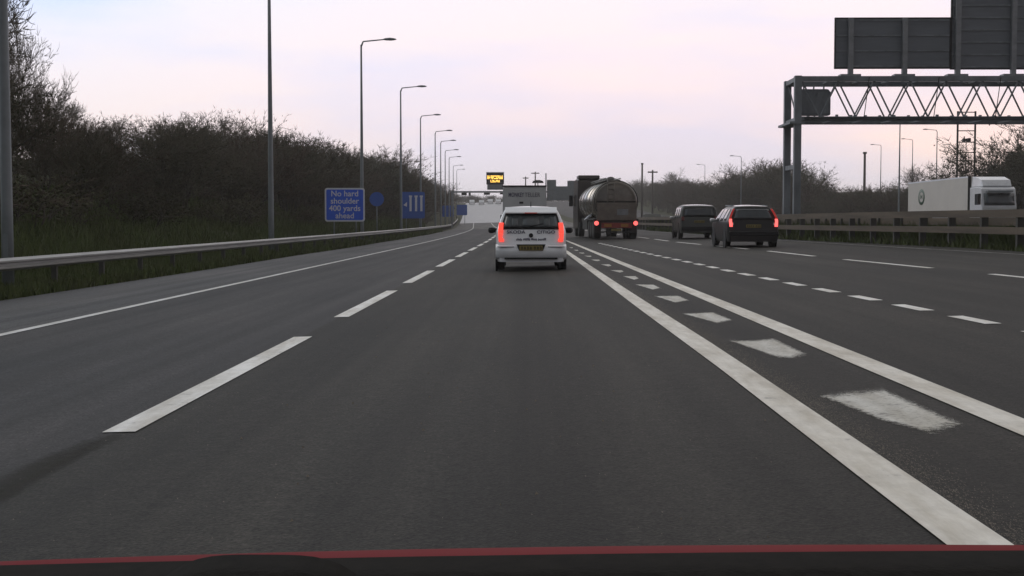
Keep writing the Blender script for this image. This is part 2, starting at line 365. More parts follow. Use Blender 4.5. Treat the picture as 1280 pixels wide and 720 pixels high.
merge('lane_dashes', [stripe('a', lambda z: fD(z) - .095, lambda z: fD(z) + .095, z, z + 6.2, M_dash, dz=.006) for z in np.arange(7.5 - 9 * 2, 275, 9.0)], M_dash)
merge('short_lane_dashes', [stripe('a', lambda z: fL3(z) - .085, lambda z: fL3(z) + .085, z, z + 1.08, M_dash) for z in np.arange(.55 + .98, 62, 1.96)] , M_dash)
merge('lane_dashes', [stripe('a', lambda z: fL4(z) - .075, lambda z: fL4(z) + .075, z, z + 6.0, M_dash) for z in np.arange(26.4 - 9 * 4, 275, 9.0)], M_dash)
# worn white hatch patches between the two solid lines
pb = MB()
blocks = [[(1.81, 8.35), (2.02, 8.5), (2.29, 8.62), (2.32, 7.08), (2.18, 6.9), (2.06, 6.8), (1.93, 7.3)],
          [(1.81, 12.2), (2.03, 12.15), (2.26, 12.3), (2.27, 10.8), (2.10, 10.5), (1.98, 10.6)],
          [(1.79, 15.7), (2.19, 15.85), (2.23, 14.5), (2.0, 14.1)], [(1.80, 19.35), (2.17, 19.3), (2.19, 18.1), (1.94, 17.6)],
          [(1.80, 22.9), (2.12, 22.6), (2.13, 21.4), (1.95, 20.9)], [(1.83, 26.2), (2.09, 26.1), (2.07, 24.9), (1.93, 24.4)], [(1.77, 29.3), (2.04, 29.2), (2.03, 28.3), (1.9, 27.8)],
          [(1.77, 33.2), (2.0, 33.1), (2.0, 32.0), (1.88, 31.4)], [(1.70, 37.2), (1.96, 37.1), (1.94, 36.0), (1.82, 35.6)], [(1.69, 41.2), (1.92, 41.1), (1.9, 40.1), (1.8, 39.6)],
          [(1.66, 45.2), (1.86, 45.1), (1.86, 44), (1.74, 43.6)], [(1.64, 49.4), (1.82, 49.3), (1.8, 48), (1.7, 47.7)], [(1.62, 53.9), (1.78, 53.8), (1.75, 52.6), (1.66, 52.3)]]
WEAR = []
for q in blocks:
    cx = sum(p[0] for p in q) / len(q); cz = sum(p[1] for p in q) / len(q); ring = []
    for i in range(len(q)):
        a, c = q[i], q[(i + 1) % len(q)]
        for k in (0, .25, .5, .75): ring.append((a[0] + (c[0] - a[0]) * k, a[1] + (c[1] - a[1]) * k))
    o = len(pb.v); n = len(ring); vs = [P(cx, cz, .006)]; WEAR.append(1.)
    for f, wv in ((.72, 1.), (1.10, 0.)):
        vs += [P(cx + (x - cx) * f, cz + (z - cz) * f, .006) for x, z in ring]; WEAR += [wv] * n
    pb.add(vs, [(0, 1 + i, 1 + (i + 1) % n) for i in range(n)] + [(1 + i, 1 + n + i, 1 + n + (i + 1) % n, 1 + (i + 1) % n) for i in range(n)])
po = pb.build('worn_hatch_marks', M_worn, fix=False); at_ = po.data.attributes.new('wear', 'FLOAT', 'POINT'); at_.data.foreach_set('value', WEAR)
tag(po, kind='structure')
def wear_alpha(m, sc, amp, lo, hi):
    t_ = m.node_tree; b_ = t_.nodes['Principled BSDF']; L_ = t_.links
    an = t_.nodes.new('ShaderNodeAttribute'); an.attribute_name = 'wear'; tc_ = t_.nodes.new('ShaderNodeTexCoord')
    n1_ = t_.nodes.new('ShaderNodeTexNoise'); n1_.inputs['Scale'].default_value = sc; n1_.inputs['Detail'].default_value = 8; n1_.inputs['Roughness'].default_value = .75; L_.new(tc_.outputs['Object'], n1_.inputs[0])
    ma = t_.nodes.new('ShaderNodeMath'); ma.operation = 'MULTIPLY_ADD'; ma.inputs[1].default_value = amp; L_.new(n1_.outputs[0], ma.inputs[0]); ma.inputs[2].default_value = -amp * .6
    mb_ = t_.nodes.new('ShaderNodeMath'); mb_.operation = 'ADD'; L_.new(ma.outputs[0], mb_.inputs[0]); L_.new(an.outputs['Fac'], mb_.inputs[1])
    mc_ = t_.nodes.new('ShaderNodeMapRange'); mc_.inputs['From Min'].default_value = lo; mc_.inputs['From Max'].default_value = hi; L_.new(mb_.outputs[0], mc_.inputs['Value'])
    L_.new(mc_.outputs[0], b_.inputs['Alpha'])
wear_alpha(M_worn, 30, 2.2, .05, .75)
tb = MB(); tw = []; zs_ = np.arange(2.0, 7.9, .3)
for z in zs_:
    e_ = min(1, (7.7 - z) / .8)
    for a, wv in ((-.17, 0), (-.08, .8), (-.02, 1), (.04, .8), (.13, 0)):
        tb.v.append(P(fD(z) + a + .03 * math.sin(z * 1.7), z, .003)); tw.append(max(0, wv * e_))
for k in range(len(zs_) - 1):
    for i in range(4): tb.f.append((k * 5 + i, k * 5 + i + 1, k * 5 + i + 6, k * 5 + i + 5)); tb.sm.append(False)
to = tb.build('tar_joint', M_tar, fix=False); at_ = to.data.attributes.new('wear', 'FLOAT', 'POINT'); at_.data.foreach_set('value', tw); tag(to, kind='structure')
wear_alpha(M_tar, 3, 1.0, .1, 1.3)
# sandy grit swept against the inner solid line
gb = MB()
for i in range(15000):
    z = abs(random.gauss(0, 1)) * 14 + 4.3; o = fL1r(z) + abs(random.gauss(0, .10)); s = random.uniform(.0012, .0045)
    gb.add([P(o, z, .008), P(o + s, z + s, .008), P(o - s * .3, z + s * 2.5, .010)], [(0, 1, 2)])
for i in range(1500):
    z = random.uniform(4, 40); o = random.choice((fD(z), fL2r(z) + .1, 0, .8, -1.4)) + random.gauss(0, .4); s = random.uniform(.002, .006)
    gb.add([P(o, z, .008), P(o + s, z + s, .008), P(o - s * .3, z + s * 2.5, .010)], [(0, 1, 2)])
for i in range(70):
    z = random.uniform(4.2, 16); o = random.uniform(-2.2, 1.4); s = random.uniform(.006, .016)
    gb.add([P(o, z, .007), P(o + s, z + s, .007), P(o + s * .4, z + s * 2, .007), P(o + s * .4, z + s, .018)], [(0, 1, 3), (1, 2, 3), (2, 0, 3)])
M_grit = mat('sandy_grit', (.17, .145, .11), .9, noise=8, amt=.4)
tag(gb.build('road_grit', M_grit, fix=False), 'fine sandy grit swept along the solid white line', None, None, 'stuff')

# ------------------------------------------------------------------ crash barriers
def barrier(name, label, of, z0, z1, rails, post_h, post_step, mrail, mpost, pw, cat='barrier', flip=1):
    t = thing(name, label, cat, P(of(z0), z0)); ox, oy, oz = P(of(z0), z0)
    zs = list(np.arange(z0, z1, 3.2)) + [z1]
    for (zz, hh, th, corr) in rails:
        bb = MB(); rs = []
        if corr: sec = [(0, 0), (.03, .03), (.075, .06), (.075, .10), (.03, .13), (.03, .18), (.075, .21), (.075, .25), (.03, .28), (0, .31), (-.012, .31), (.015, .16), (-.012, 0)]
        else: sec = [(-.5, 0), (.5, 0), (.5, 1), (-.5, 1)]
        for z in zs:
            x, y, g = P(of(z), z)
            if corr: rs.append([(x - ox + flip * (a * 1.0), y - oy, g - oz + zz + c * hh / .31) for a, c in sec])
            else: rs.append([(x - ox + a * th, y - oy, g - oz + zz + c * hh) for a, c in sec])
        bb.rings(rs, True, True, False).build('rail', mrail, t)
    pm = MB(); pm.box(-pw / 2, pw / 2, -pw * .35, pw * .35, -.1, post_h); proto = None; k = 0
    for z in np.arange(z0 + 1.0, z1, post_step):
        x, y, g = P(of(z), z)
        if proto is None: proto = pm.build('post', mpost, t); o = proto
        else: o = proto.copy(); COL.objects.link(o); o.parent = t
        o.location = (x - ox - flip * .05, y - oy, g - oz); k += 1
        if k >= 98: break
    return t
barrier('crash_barrier', 'low grey corrugated steel crash barrier along the left hard shoulder', lambda z: -9.6, 8, 300, [(.44, .24, .0, True)], .62, 3.0, M_rail, M_post, .11)
barrier('crash_barrier', 'brown stained double rail barrier nearest the right hand lane', BAR, 14, 200, [(.90, .22, .14, False), (.43, .20, .14, False)], .96, 2.4, M_rustrail, M_post, .20, flip=-1)
barrier('crash_barrier', 'second double rail barrier just behind the brown stained one', lambda z: BAR(z) + 1.15, 14, 200, [(.66, .24, .10, False), (.22, .16, .1, False)], .95, 2.4, M_rustrail, M_post, .14, flip=1)

# ------------------------------------------------------------------ lamp posts
def lamp(side):
    t = thing('street_lamp', 'x', 'street lamp')
    bb = MB(); bb.rings([[(r_ * math.cos(R(30 * i)), r_ * math.sin(R(30 * i)), z_) for i in range(12)] for z_, r_ in ((-.2, .118), (1.6, .112), (4, .10), (8, .075), (11.8, .055))]); bb.build('pole', M_pole, t)
    MB().box(-.05, .05, -.122, -.108, .5, 1.1).build('access_door', M_pole, t)
    bb = MB(); bb.tube((0, 0, 11.7), (side * .12, 0, 12.0), .055, .045, 8); bb.tube((side * .12, 0, 12.0), (side * 1.4, 0, 12.12), .042, .036, 8); bb.build('arm', M_pole, t)
    bb = MB(); rs = []
    for u, wd, hu, hd in ((0, .06, .04, .03), (.12, .13, .08, .05), (.4, .17, .10, .07), (.62, .15, .07, .06), (.78, .07, .02, .03)):
        x = side * (1.32 + u); zc = 12.12 + u * .02
        rs.append([(x, -wd, zc - hd * .5), (x, -wd * .6, zc + hu * .8), (x, 0, zc + hu), (x, wd * .6, zc + hu * .8), (x, wd, zc - hd * .5), (x, wd * .5, zc - hd), (x, -wd * .5, zc - hd)])
    bb.rings(rs).build('lamp_head', M_gantry, t)
    return t
LP = lamp(1); RP = lamp(-1); KIDS[LP.name] = kids(LP); KIDS[RP.name] = kids(RP)
lamps = [(-10.15, 25.85), (-10.25, 53), (-9.95, 80), (-10.05, 108), (-10.35, 137), (-10.0, 161), (-10.1, 181), (-10.2, 205), (-10.1, 229), (-10.2, 278), (-10.2, 330)]
llab = ['grey lamp post cut by the left edge of the photo behind the steel barrier', 'tall tapered lamp post left of the first blue sign, its head above the photo',
        'lamp post with full arm and head standing just right of the first blue sign', 'lamp post between the small round sign and the lane layout sign', 'lamp post standing just right of the lane layout sign']
for i, (o, z) in enumerate(lamps):
    lab = llab[i] if i < 5 else 'small lamp post in the receding left row beyond the lane layout sign'
    dup(LP, (o + cline(z), z, H(o + cline(z), z)), 0, lab, 'lamp posts along the left verge' if i < 5 else 'far lamp posts along the left verge')
def atpx(px, z): return (px - VPX) * z / FPX
for px, z, lab, top in ((1121, 148, 'tallest lamp post on the right, seen under the big gantry left of the cream lorry', 12), (1167, 196, 'lamp post on the right whose head shows just above the cream lorry', 12), (1137, 240, 'lamp post showing between the tall right lamp and the cream lorry front', 12),
                   (925, 240, 'thin lamp post in front of the trees above the dark estate car', 12), (880, 330, 'very faint far lamp post above the grey off roader', 12), (1098, 262, 'small far lamp post just left of the tallest right lamp', 12)):
    x = atpx(px, z); dup(RP, (x, z, H(x, z)), 0, lab, 'lamp posts on the far right side')
for r in (LP, RP):
    for c in kids(r): bpy.data.objects.remove(c)
    bpy.data.objects.remove(r)

# ------------------------------------------------------------------ big gantry on the right
GZ = 66.0; g0 = H(14, GZ)
t = thing('sign_gantry', 'large grey lattice steel gantry spanning the opposite carriageway on the right', 'gantry', (13.19, GZ, g0))
zb, zt = 6.02 - g0, 8.18 - g0; XR = 33.0
for (x, y) in ((0, 0), (0, 2.6), (XR, 0), (XR, 2.6)):
    bb = MB(); bb.box(x - .17, x + .17, y - .17, y + .17, -.1, zt + .03); bb.box(x - .3, x + .3, y - .3, y + .3, -.1, .12); bb.build('post', M_gantry, t, .015)
bb = MB()
for x in (0, XR):
    for z in (.6, 3.45, zb + .05, zt - .12): bb.box(x - .12, x + .12, .17, 2.43, z - .11, z + .11)
    bb.bar((x, .15, zb + .1), (x, 2.45, zt - .1), .06, .06)
bb.build('leg_brace', M_gantry, t)
for y, yy in ((0, -.02), (2.6, 2.6)):
    bb = MB(); bb.box(.17, XR - .17, yy - .13, yy + .13, zt - .24, zt); bb.build('top_chord', M_gantry, t)
    bb = MB(); bb.box(.17, XR - .17, yy - .13, yy + .13, zb, zb + .2); bb.build('bottom_chord', M_gantry, t)
    bb = MB(); n = 37; st = (XR - .4) / n
    for k in range(n):
        x0 = .2 + k * st; sh = 0 if y == 0 else st * .8
        a, c = ((zb + .18, zt - .22) if k % 2 else (zt - .22, zb + .18))
        bb.bar((x0 + sh * .6, yy, a), (min(x0 + st + sh * .6, XR), yy, c), .07, .07)
    bb.build('lattice', M_gantry, t)
bb = MB()
for k in range(23):
    x = .3 + k * (XR - .6) / 22; bb.bar((x, .1, zb + .05), (x, 2.5, zb + .05), .07, .07)
    bb.bar((x, .1, zt - .1), (x, 2.5, zt - .1), .06, .06)
    if k % 2: bb.bar((x, .1, zt - .1), (min(x + 1.4, XR), 2.5, zt - .1), .04, .04)
bb.build('cross_bracing', M_gantry, t)
bb = MB()
for k in range(46):
    x = .5 + k * .7; bb.box(x - .06, x + .06, -.15, -.02, zb + .2, zb + .2 + random.uniform(.03, .09))
bb.build('bolts', M_gantry, t)
bb = MB(); bb.tube((.3, -.19, zb + .12), (XR - .3, -.19, zb + .12), .03, n=6); bb.tube((.3, -.19, zb + .03), (XR - .3, -.19, zb + .03), .02, n=6)
for x in (3.2, 6.6, 9.6, 13.9): bb.tube((x, -.19, zb + .1), (x + .25, -.17, zt - .05), .02, n=6)
bb.build('cable_conduit', M_chassis, t)
bb = MB(); bb.box(-.42, .3, -.25, 2.85, zb - .16, zb - .05); bb.build('bearing_plate', M_gantry, t)
def gx(px): return (px - VPX) * GZ / FPX
def gz(py): return (HOR - py) * GZ / FPX + CAMH
def sign_back(label, x0, x1, z0, z1, ribs, y):
    s = thing('direction_sign', label, 'sign', (x0, y, 8.2))
    bb = MB(); bb.box(0, x1 - x0, 0, .05, z0 - 8.2, z1 - 8.2); bb.build('panel', M_back, s)
    nrail = max(3, int((z1 - z0) / .62)); bb = MB()
    for k in range(nrail + 1):
        zz = z0 - 8.2 + .08 + (z1 - z0 - .16) * k / nrail; bb.box(.02, x1 - x0 - .02, -.05, -.003, zz - .035, zz + .035)
    bb.build('stiffening_rail', M_gantry, s)
    bb = MB(); fw = .05
    for a in ((0, x1 - x0, z0 - 8.2 - fw, z0 - 8.2), (0, x1 - x0, z1 - 8.2, z1 - 8.2 + fw)): bb.box(a[0], a[1], -.06, .08, a[2], a[3])
    for a in (-fw, x1 - x0): bb.box(a, a + fw, -.06, .08, z0 - 8.2 - fw, z1 - 8.2 + fw)
    bb.build('frame', M_black, s)
    for rx in ribs:
        bb = MB(); bb.box(rx - x0 - .12, rx - x0 + .12, -.28, -.055, -.0, z1 - 8.2 + .0); bb.box(rx - x0 - .5, rx - x0 + .5, -.3, .3, .0, .14); bb.build('post', M_steel, s)
    return s
sign_back('lower left plain grey back of a gantry sign with two upright posts', gx(1044), gx(1186), gz(85), gz(24), [gx(1062), gx(1129)], GZ + .7)
sign_back('taller grey sign back cut by the right top corner of the photo', gx(1188.5), gx(1188.5) + 8.2, gz(86), gz(-55), [gx(1195), gx(1264), gx(1333)], GZ + .7)
s = thing('signal_box', 'dark rounded signal box hung inside the left end of the big gantry', 'traffic signal', (gx(1021), GZ + 1.2, gz(143)))
wq, hq = .82, gz(110) - gz(143); rr = .16
pts = [(-wq + rr, 0), (wq - rr * .3, 0), (wq, rr * .3), (wq, hq - rr), (wq - rr * .5, hq - rr * .3), (wq - rr, hq), (-wq + rr, hq), (-wq, hq - rr), (-wq, rr)]
MB().prism(pts, 0, .5).build('housing', M_back, s, .02)
bb = MB(); [bb.box(x - .03, x + .03, .1, .2, hq, hq + .22) for x in (-.5, 0, .5)]; bb.build('hanger', M_gantry, s)
bb = MB(); bb.box(-.7, .7, -.03, -.005, .12, hq - .12); bb.bar((-.6, -.04, .1), (.2, -.04, hq - .1), .03, .03); bb.build('rear_door', M_gantry, s)

# ------------------------------------------------------------------ mast, far gantries and poles
mz = 131.; mx_ = atpx(1203, mz); mg = H(mx_, mz)
t = thing('camera_mast', 'dark ladder like steel mast with cameras rising behind the cream lorry', 'mast', (mx_, mz, mg))
for sx_ in (-.85, .85): MB().tube((sx_, 0, 0), (sx_, 0, 11.4), .1, .1, 8).build('post', M_chassis, t)
bb = MB(); [bb.bar((-.85, 0, z), (.85, 0, z), .09, .09) for z in (5.6, 6.6, 7.4, 8.4, 9.5, 11.3)]; bb.tube((0, 0, 5), (0, 0, 8.4), .05, .04, 6); bb.build('crossbar', M_chassis, t)
bb = MB(); bb.box(-.34, -.06, -.3, .2, 8.46, 8.72); bb.box(.08, .36, -.3, .2, 8.46, 8.78); bb.box(-.26, -.16, -.1, 0, 8.72, 8.95); bb.build('camera', M_black, t)

FZ = 222.; fg = H(atpx(600, FZ), FZ)
def fx(px): return atpx(px, FZ)
def fz(py): return (HOR - py) * FZ / FPX + CAMH
t = thing('motorway_gantry', 'thin distant gantry beam carrying the lit amber message sign', 'gantry', (fx(564), FZ, fg))
bb = MB(); bb.box(0, fx(728) - fx(564), -.3, .3, fz(241) - fg, fz(239) - fg); bb.build('beam', M_gantry, t)
for px in (565, 727): MB().box(fx(px) - fx(564) - .14, fx(px) - fx(564) + .14, -.2, .2, -.2, fz(239.5) - fg).build('post', M_gantry, t)
for px0, px1, py in ((577, 583.5, 244.5), (586, 588.5, 245), (605, 612.5, 244), (625, 631, 243.5), (664, 668, 244)):
    s = thing('lane_signal', 'small dark lane signal hanging under the distant gantry beam', 'traffic signal', (fx((px0 + px1) / 2), FZ - .05, fz(241)), 0, 'lane signals under the distant gantry')
    hw = (fx(px1) - fx(px0)) / 2; MB().box(-hw, hw, -.2, .2, fz(py) - fz(241.4), -.02).build('housing', M_black, s); MB().box(-hw * .7, hw * .7, -.26, -.205, fz(py) - fz(241.4) + .07, -.1).build('hood', M_chassis, s)
s = thing('message_sign', 'lit amber electronic message sign on top of the distant gantry', 'electronic sign', (fx(619), FZ, fz(231)))
hw = (fx(630) - fx(608)) / 2; hh = fz(216) - fz(231)
MB().box(-hw, hw, 0, .35, .05, hh).build('housing', M_black, s); MB().box(-hw - .05, hw + .05, -.05, .4, hh + .002, hh + .08).build('top_rim', M_signw, s); MB().box(-hw * .9, hw * .9, .0, .2, -.85, .046).build('support', M_pole, s)
def leds(cells, zc, hgt, name):
    bb = MB()
    for (a, c) in cells:
        for ch in np.arange(a, c, .125):
            for kk in (0, 1, 2):
                if random.random() < .8: bb.box(ch, ch + .10, -.03, -.004, zc - hgt / 2 + kk * hgt / 3, zc - hgt / 2 + (kk + .8) * hgt / 3)
    bb.build(name, M_amber, s)
leds([(-1.3, -.82), (-.72, 1.25)], hh * .62, .62, 'lit_text_line'); leds([(-.78, -.1), (.02, .72)], hh * .30, .42, 'lit_text_line')

t = thing('stepped_sign', 'grey stepped back of a big sign between the box van and the tanker', 'sign', (fx(702), 214, H(fx(702), 214)))
cz_ = lambda py: (HOR - py) * 214 / FPX + CAMH - H(fx(702), 214); cx_ = lambda px: atpx(px, 214) - fx(702)
MB().prism([(cx_(683.5), cz_(249)), (cx_(735), cz_(249)), (cx_(735), cz_(226)), (cx_(709), cz_(226)), (cx_(709), cz_(233)), (cx_(695), cz_(233)), (cx_(695), cz_(225)), (cx_(683.5), cz_(225))], 0, .12).build('panel', M_pole, t)
bb = MB(); bb.box(cx_(682), cx_(737), -.25, -.02, cz_(250.5), cz_(247.5)); bb.build('beam', M_gantry, t)
MB().box(cx_(681.6), cx_(683), -.3, .1, 0, cz_(217)).build('post', M_gantry, t); MB().box(cx_(729), cx_(731), -.3, -.02, -.1, cz_(247)).build('post', M_gantry, t)
MB().box(cx_(714.5), cx_(717.5), -.5, -.28, cz_(257), cz_(246)).build('cabinet', M_black, t)
t = thing('traffic_camera', 'dark camera housing on a bracket just above the box van roof', 'camera', (fx(672), 216, H(fx(672), 216)))
k0 = (HOR - 229) * 216 / FPX + CAMH - H(fx(672), 216)
MB().tube((0, 0, -.1), (0, 0, k0), .12, .08).build('post', M_pole, t); MB().prism([(-.95, k0), (.95, k0), (.8, k0 + .32), (.3, k0 + .48), (-.3, k0 + .48), (-.8, k0 + .32)], -.2, .3).build('housing', M_black, t)

def wood_pole(px, topy, z, label, arm=0):
    x = atpx(px, z); g = H(x, z); h = (HOR - topy) * z / FPX + CAMH - g
    t = thing('utility_pole', label, 'pole', (x, z, g)); MB().tube((0, 0, -.3), (0, 0, h), .25, .18, 8).build('mast', M_wood, t)
    if arm: MB().box(-arm, arm, -.1, .1, h - .6, h - .3).build('crossarm', M_wood, t)
    else: MB().box(-.26, .26, -.26, .26, h, h + .3).build('cap', M_wood, t)
wood_pole(802, 206, 290, 'thick dark pole left of the other rising from trees beyond the tanker'); wood_pole(815, 213, 300, 'pole with short crossarm in trees beyond the tanker', 1.1)
wood_pole(1078, 193, 215, 'stout dark pole above the hedge left of the cream lorry'); wood_pole(657, 221, 420, 'slender far pole over the box van roof left of centre', .9); wood_pole(669, 215, 420, 'taller far pole with crossarm over the box van roof', 1.3)

# ------------------------------------------------------------------ blue signs on the left
def blue_sign(name, label, px0, px1, py0, py1, z, m, deco, border=True):
    x = atpx((px0 + px1) / 2, z); g = H(x, z); k = z / FPX
    zz0 = (HOR - py1) * k + CAMH - g; zz1 = (HOR - py0) * k + CAMH - g; hw = (px1 - px0) * k / 2; h = zz1 - zz0
    t = thing(name, label, 'road sign', (x, z, g))
    def rrect(hw_, a, c, r):
        p = []
        for cx, cy, s0 in ((hw_ - r, c - r, 0), (-hw_ + r, c - r, 90), (-hw_ + r, a + r, 180), (hw_ - r, a + r, 270)):
            for q in range(4): an = R(s0 + 30 * q); p.append((cx + r * math.cos(an), cy + r * math.sin(an)))
        return p
    MB().prism(rrect(hw, zz0, zz1, .14), 0, .03).build('border', M_signw if border else m, t)
    MB().prism(rrect(hw - .09, zz0 + .09, zz1 - .09, .08), -.012, -.002).build('face', m, t)
    for sx_ in (-.55, .55): MB().tube((sx_ * hw, .10, -.2), (sx_ * hw, .10, zz1 - .15), .045, .045, 8).build('post', M_pole, t)
    deco(t, hw, zz0, zz1); return t
def deco_words(t, hw, a, c):
    lines = ['No hard', 'shoulder', '400 yards', 'ahead']; h = (c - a)
    for i, l in enumerate(lines):
        m_ = text_mb(l, h * .24); m_.v = [(x, y - .022, z + c - h * (.175 + .218 * i)) for x, y, z in m_.v]; m_.build('lettering', M_signw, t)
blue_sign('information_sign', 'blue sign with four lines of white writing beside the left barrier', 406, 456, 235, 277, 76, M_blue, deco_words)
def deco_lanes(t, hw, a, c):
    h = c - a; bb = MB()
    for fx_ in (-.18, .28, .72):
        x = fx_ * hw; bb.box(x - hw * .09, x + hw * .09, -.025, -.014, a + h * .27, a + h * .86)
        bb.box(x - hw * .13, x + hw * .13, -.026, -.0145, a + h * .80, a + h * .865)
    bb.build('lane_bar', M_signw, t)
    MB().prism([(-.78 * hw, a + h * .50), (-.48 * hw, a + h * .62), (-.48 * hw, a + h * .44)], -.025, -.014).build('arrow', M_signw, t)
blue_sign('lane_sign', 'blue sign with three white upright lane bars and small arrow', 501, 531, 240, 273, 126, M_bluefar, deco_lanes, False)
def deco_round(t, hw, a, c):
    pass
z = 97; x = atpx(471, z); g = H(x, z)
t = thing('round_sign', 'small round blue sign between the two big blue signs', 'road sign', (x, z, g)); zc = (HOR - 249) * z / FPX + CAMH - g
bb = MB(); bb.lathe_y(0, 0, zc, [(0, .52), (.03, .52)], 24); bb.build('face', M_bluefar, t); MB().tube((0, .06, -.2), (0, .06, zc + .3), .04).build('post', M_pole, t)
for px0, px1, y0, y1, z, lab in ((553, 567, 257, 271, 235, 'nearer of two plain blue panels at the far bend of the left verge'), (571, 584, 256, 269, 262, 'farther plain blue panel at the end of the left verge')):
    blue_sign('blue_panel', lab, px0, px1, y0, y1, z, M_bluefar, deco_round, False)

# ------------------------------------------------------------------ vehicles
def wheel(t, x, y, r, wdt, side):
    bb = MB(); hw = wdt / 2
    bb.lathe_x(0, 0, 0, [(-hw, r * .62), (-hw, r * .9), (-hw * .8, r * .98), (-hw * .3, r), (hw * .3, r), (hw * .8, r * .98), (hw, r * .9), (hw, r * .62)], 24)
    wl = bb.build('wheel', M_rubber, t); wl.location = (x, y, r)
    bb = MB(); s = side; bb.lathe_x(0, 0, 0, [(s * hw * .55, r * .63), (s * hw * .9, r * .62), (s * hw * .96, r * .52), (s * hw * .8, r * .2), (s * hw * .95, r * .12), (s * hw * .96, .01)], 20)
    bb.build('rim', M_rim, wl)
def interp_inv(prof, z):            # y of the rear slope at height z
    pr = []
    for p in prof:
        if not pr or p[1] > pr[-1][1]: pr.append(p)
        else: break
    return float(np.interp(z, [p[1] for p in pr], [p[0] for p in pr]))
def car(name, label, loc, rz, Pm, group=None):
    t = thing(name, label, 'car', loc, rz, group); Lc, W = Pm['L'], Pm['W']; prof = Pm['prof']; belt = Pm['belt']; Hc = max(p[1] for p in prof); zs = Pm['sill']
    def hw(y):
        a = min(1, y / .30); c = min(1, (Lc - y) / .7); return W / 2 * (1 - .10 * (1 - a) ** 2 - .22 * (1 - c) ** 2)
    def sec(z):
        if z > belt: return 1 - Pm['tumble'] * ((z - belt) / (Hc - belt)) ** 1.2
        if z < .38: return .97 + .03 * (z - zs) / max(.01, .38 - zs)
        return 1.
    ys = sorted(set([p[0] for p in prof] + list(np.linspace(0, Lc, 22)))); rs = []
    T = [0, .03, .12, .25, .4, .52, .62, .72, .82, .90, .955, .985]
    for y in ys:
        zt = interp(y, prof); half = []
        for q in T:
            z = zs + (zt - zs) * q; e = 1 - .045 * max(0, (q - .9) / .1) ** 2 - .02 * (1 - min(1, q / .1)); half.append((hw(y) * sec(z) * e, z))
        for fr in (.9, .7, .4, .15): half.append((hw(y) * sec(zt) * fr, zt + .03 * (1 - fr ** 2)))
        rs.append([(x, y, z) for x, z in half] + [(-x, y, z) for x, z in half[::-1]])
    MB().rings(rs, True, True, True).build('body', Pm['paint'], t)
    yr = lambda z: interp_inv(prof, z); off = lambda x: .0
    def rear_panel(nm, m, z0, z1, fl, fr, d=.014, th=.012, par=None):   # fl/fr: fraction functions of v
        return MB().grid(lambda u, v: ((fl(v) + (fr(v) - fl(v)) * u) * hw(yr(z0 + (z1 - z0) * v)) * sec(z0 + (z1 - z0) * v), yr(z0 + (z1 - z0) * v) - d, z0 + (z1 - z0) * v), 8, 6).build(nm, m, par or t, solid=th)
    w0, w1 = Pm['rwin']
    rear_panel('rear_window_surround', M_black, w0 - .02, w1 + .02, lambda v: -.90, lambda v: .90, .010)
    rear_panel('rear_window', Pm.get('rglass', M_glass), w0 + .03, w1 - .02, lambda v: -.83, lambda v: .83, .026)
    for s in (-1, 1):                                                   # side windows, arches, wheels, mirrors
        for (a0, a1, b0, b1) in Pm['swin']:
            MB().grid(lambda u, v: (s * (hw(1.5) * sec(belt + .03 + v * (Hc - belt - .15)) + .006), (a0 + (b0 - a0) * v) * (1 - u) + (a1 + (b1 - a1) * v) * u, belt + .03 + v * (Hc - belt - .15)), 4, 4).build('side_window', M_glass, t, solid=.006)
        for yw in Pm['axles']:
            MB().lathe_x(s * (W / 2 - .04), yw, Pm['r'] + .01, [(0, Pm['r'] + .07), (s * .05, Pm['r'] + .065)], 24).build('wheel_arch', M_black, t)
            wheel(t, s * (W / 2 - .095), yw, Pm['r'], .20, s)
        ym = Pm['mirror']
        bb = MB(); bb.rings([[(s * (W / 2 + a), ym + c_, belt + .04 + d_) for c_, d_ in ((-k, -k * .8), (-k, k * .8), (k, k), (k, -k))] for a, k in ((-.03, .03), (.05, .055), (.12, .075), (.20, .07), (.23, .03))]).build('door_mirror', Pm.get('mirmat', M_black), t)
        MB().box(s * W / 2 * .985 - .003, s * W / 2 * .985 + .012, Pm['axles'][0] + .55, Pm['axles'][1] - .5, .34, .40).build('sill_trim', M_black, t)
    for nm, m, z0, z1, fl, fr, d, th in Pm['panels']: rear_panel(nm, m, z0, z1, fl, fr, d, th)
    # windscreen and headlights, seen only from ahead
    cz = Pm['wind']
    MB().grid(lambda u, v: ((u - .5) * 1.72 * hw(cz[0]) * sec(cz[1] + (cz[3] - cz[1]) * v), cz[0] + (cz[2] - cz[0]) * v + .01, cz[1] + (cz[3] - cz[1]) * v + .02), 6, 5).build('windscreen', M_glass, t, solid=.006)
    for s in (-1, 1): MB().box(s * W * .28 - .15, s * W * .28 + .15, Lc - .22, Lc + .004, .58, .70).build('headlight', M_lens, t, .02)
    return t, hw, sec, yr
# plate characters as small dark strokes
def plate(t, y, z, wd=.52, h=.11):
    pl = MB().box(-wd / 2, wd / 2, y - .02, y, z - h / 2, z + h / 2).build('number_plate', M_plate, t, .004)
    bb = MB()
    for i in range(7):
        x = -wd * .42 + i * wd * .125 + (.03 if i > 3 else 0); bb.box(x, x + .012, y - .023, y - .0205, z - .035, z + .035); bb.box(x + .024, x + .036, y - .023, y - .0205, z - .035, z + .03); bb.box(x + .0121, x + .0239, y - .023, y - .0205, z + (-.005 if i % 2 else .025), z + (.008 if i % 2 else .035))
    bb.build('plate_characters', M_black, pl)

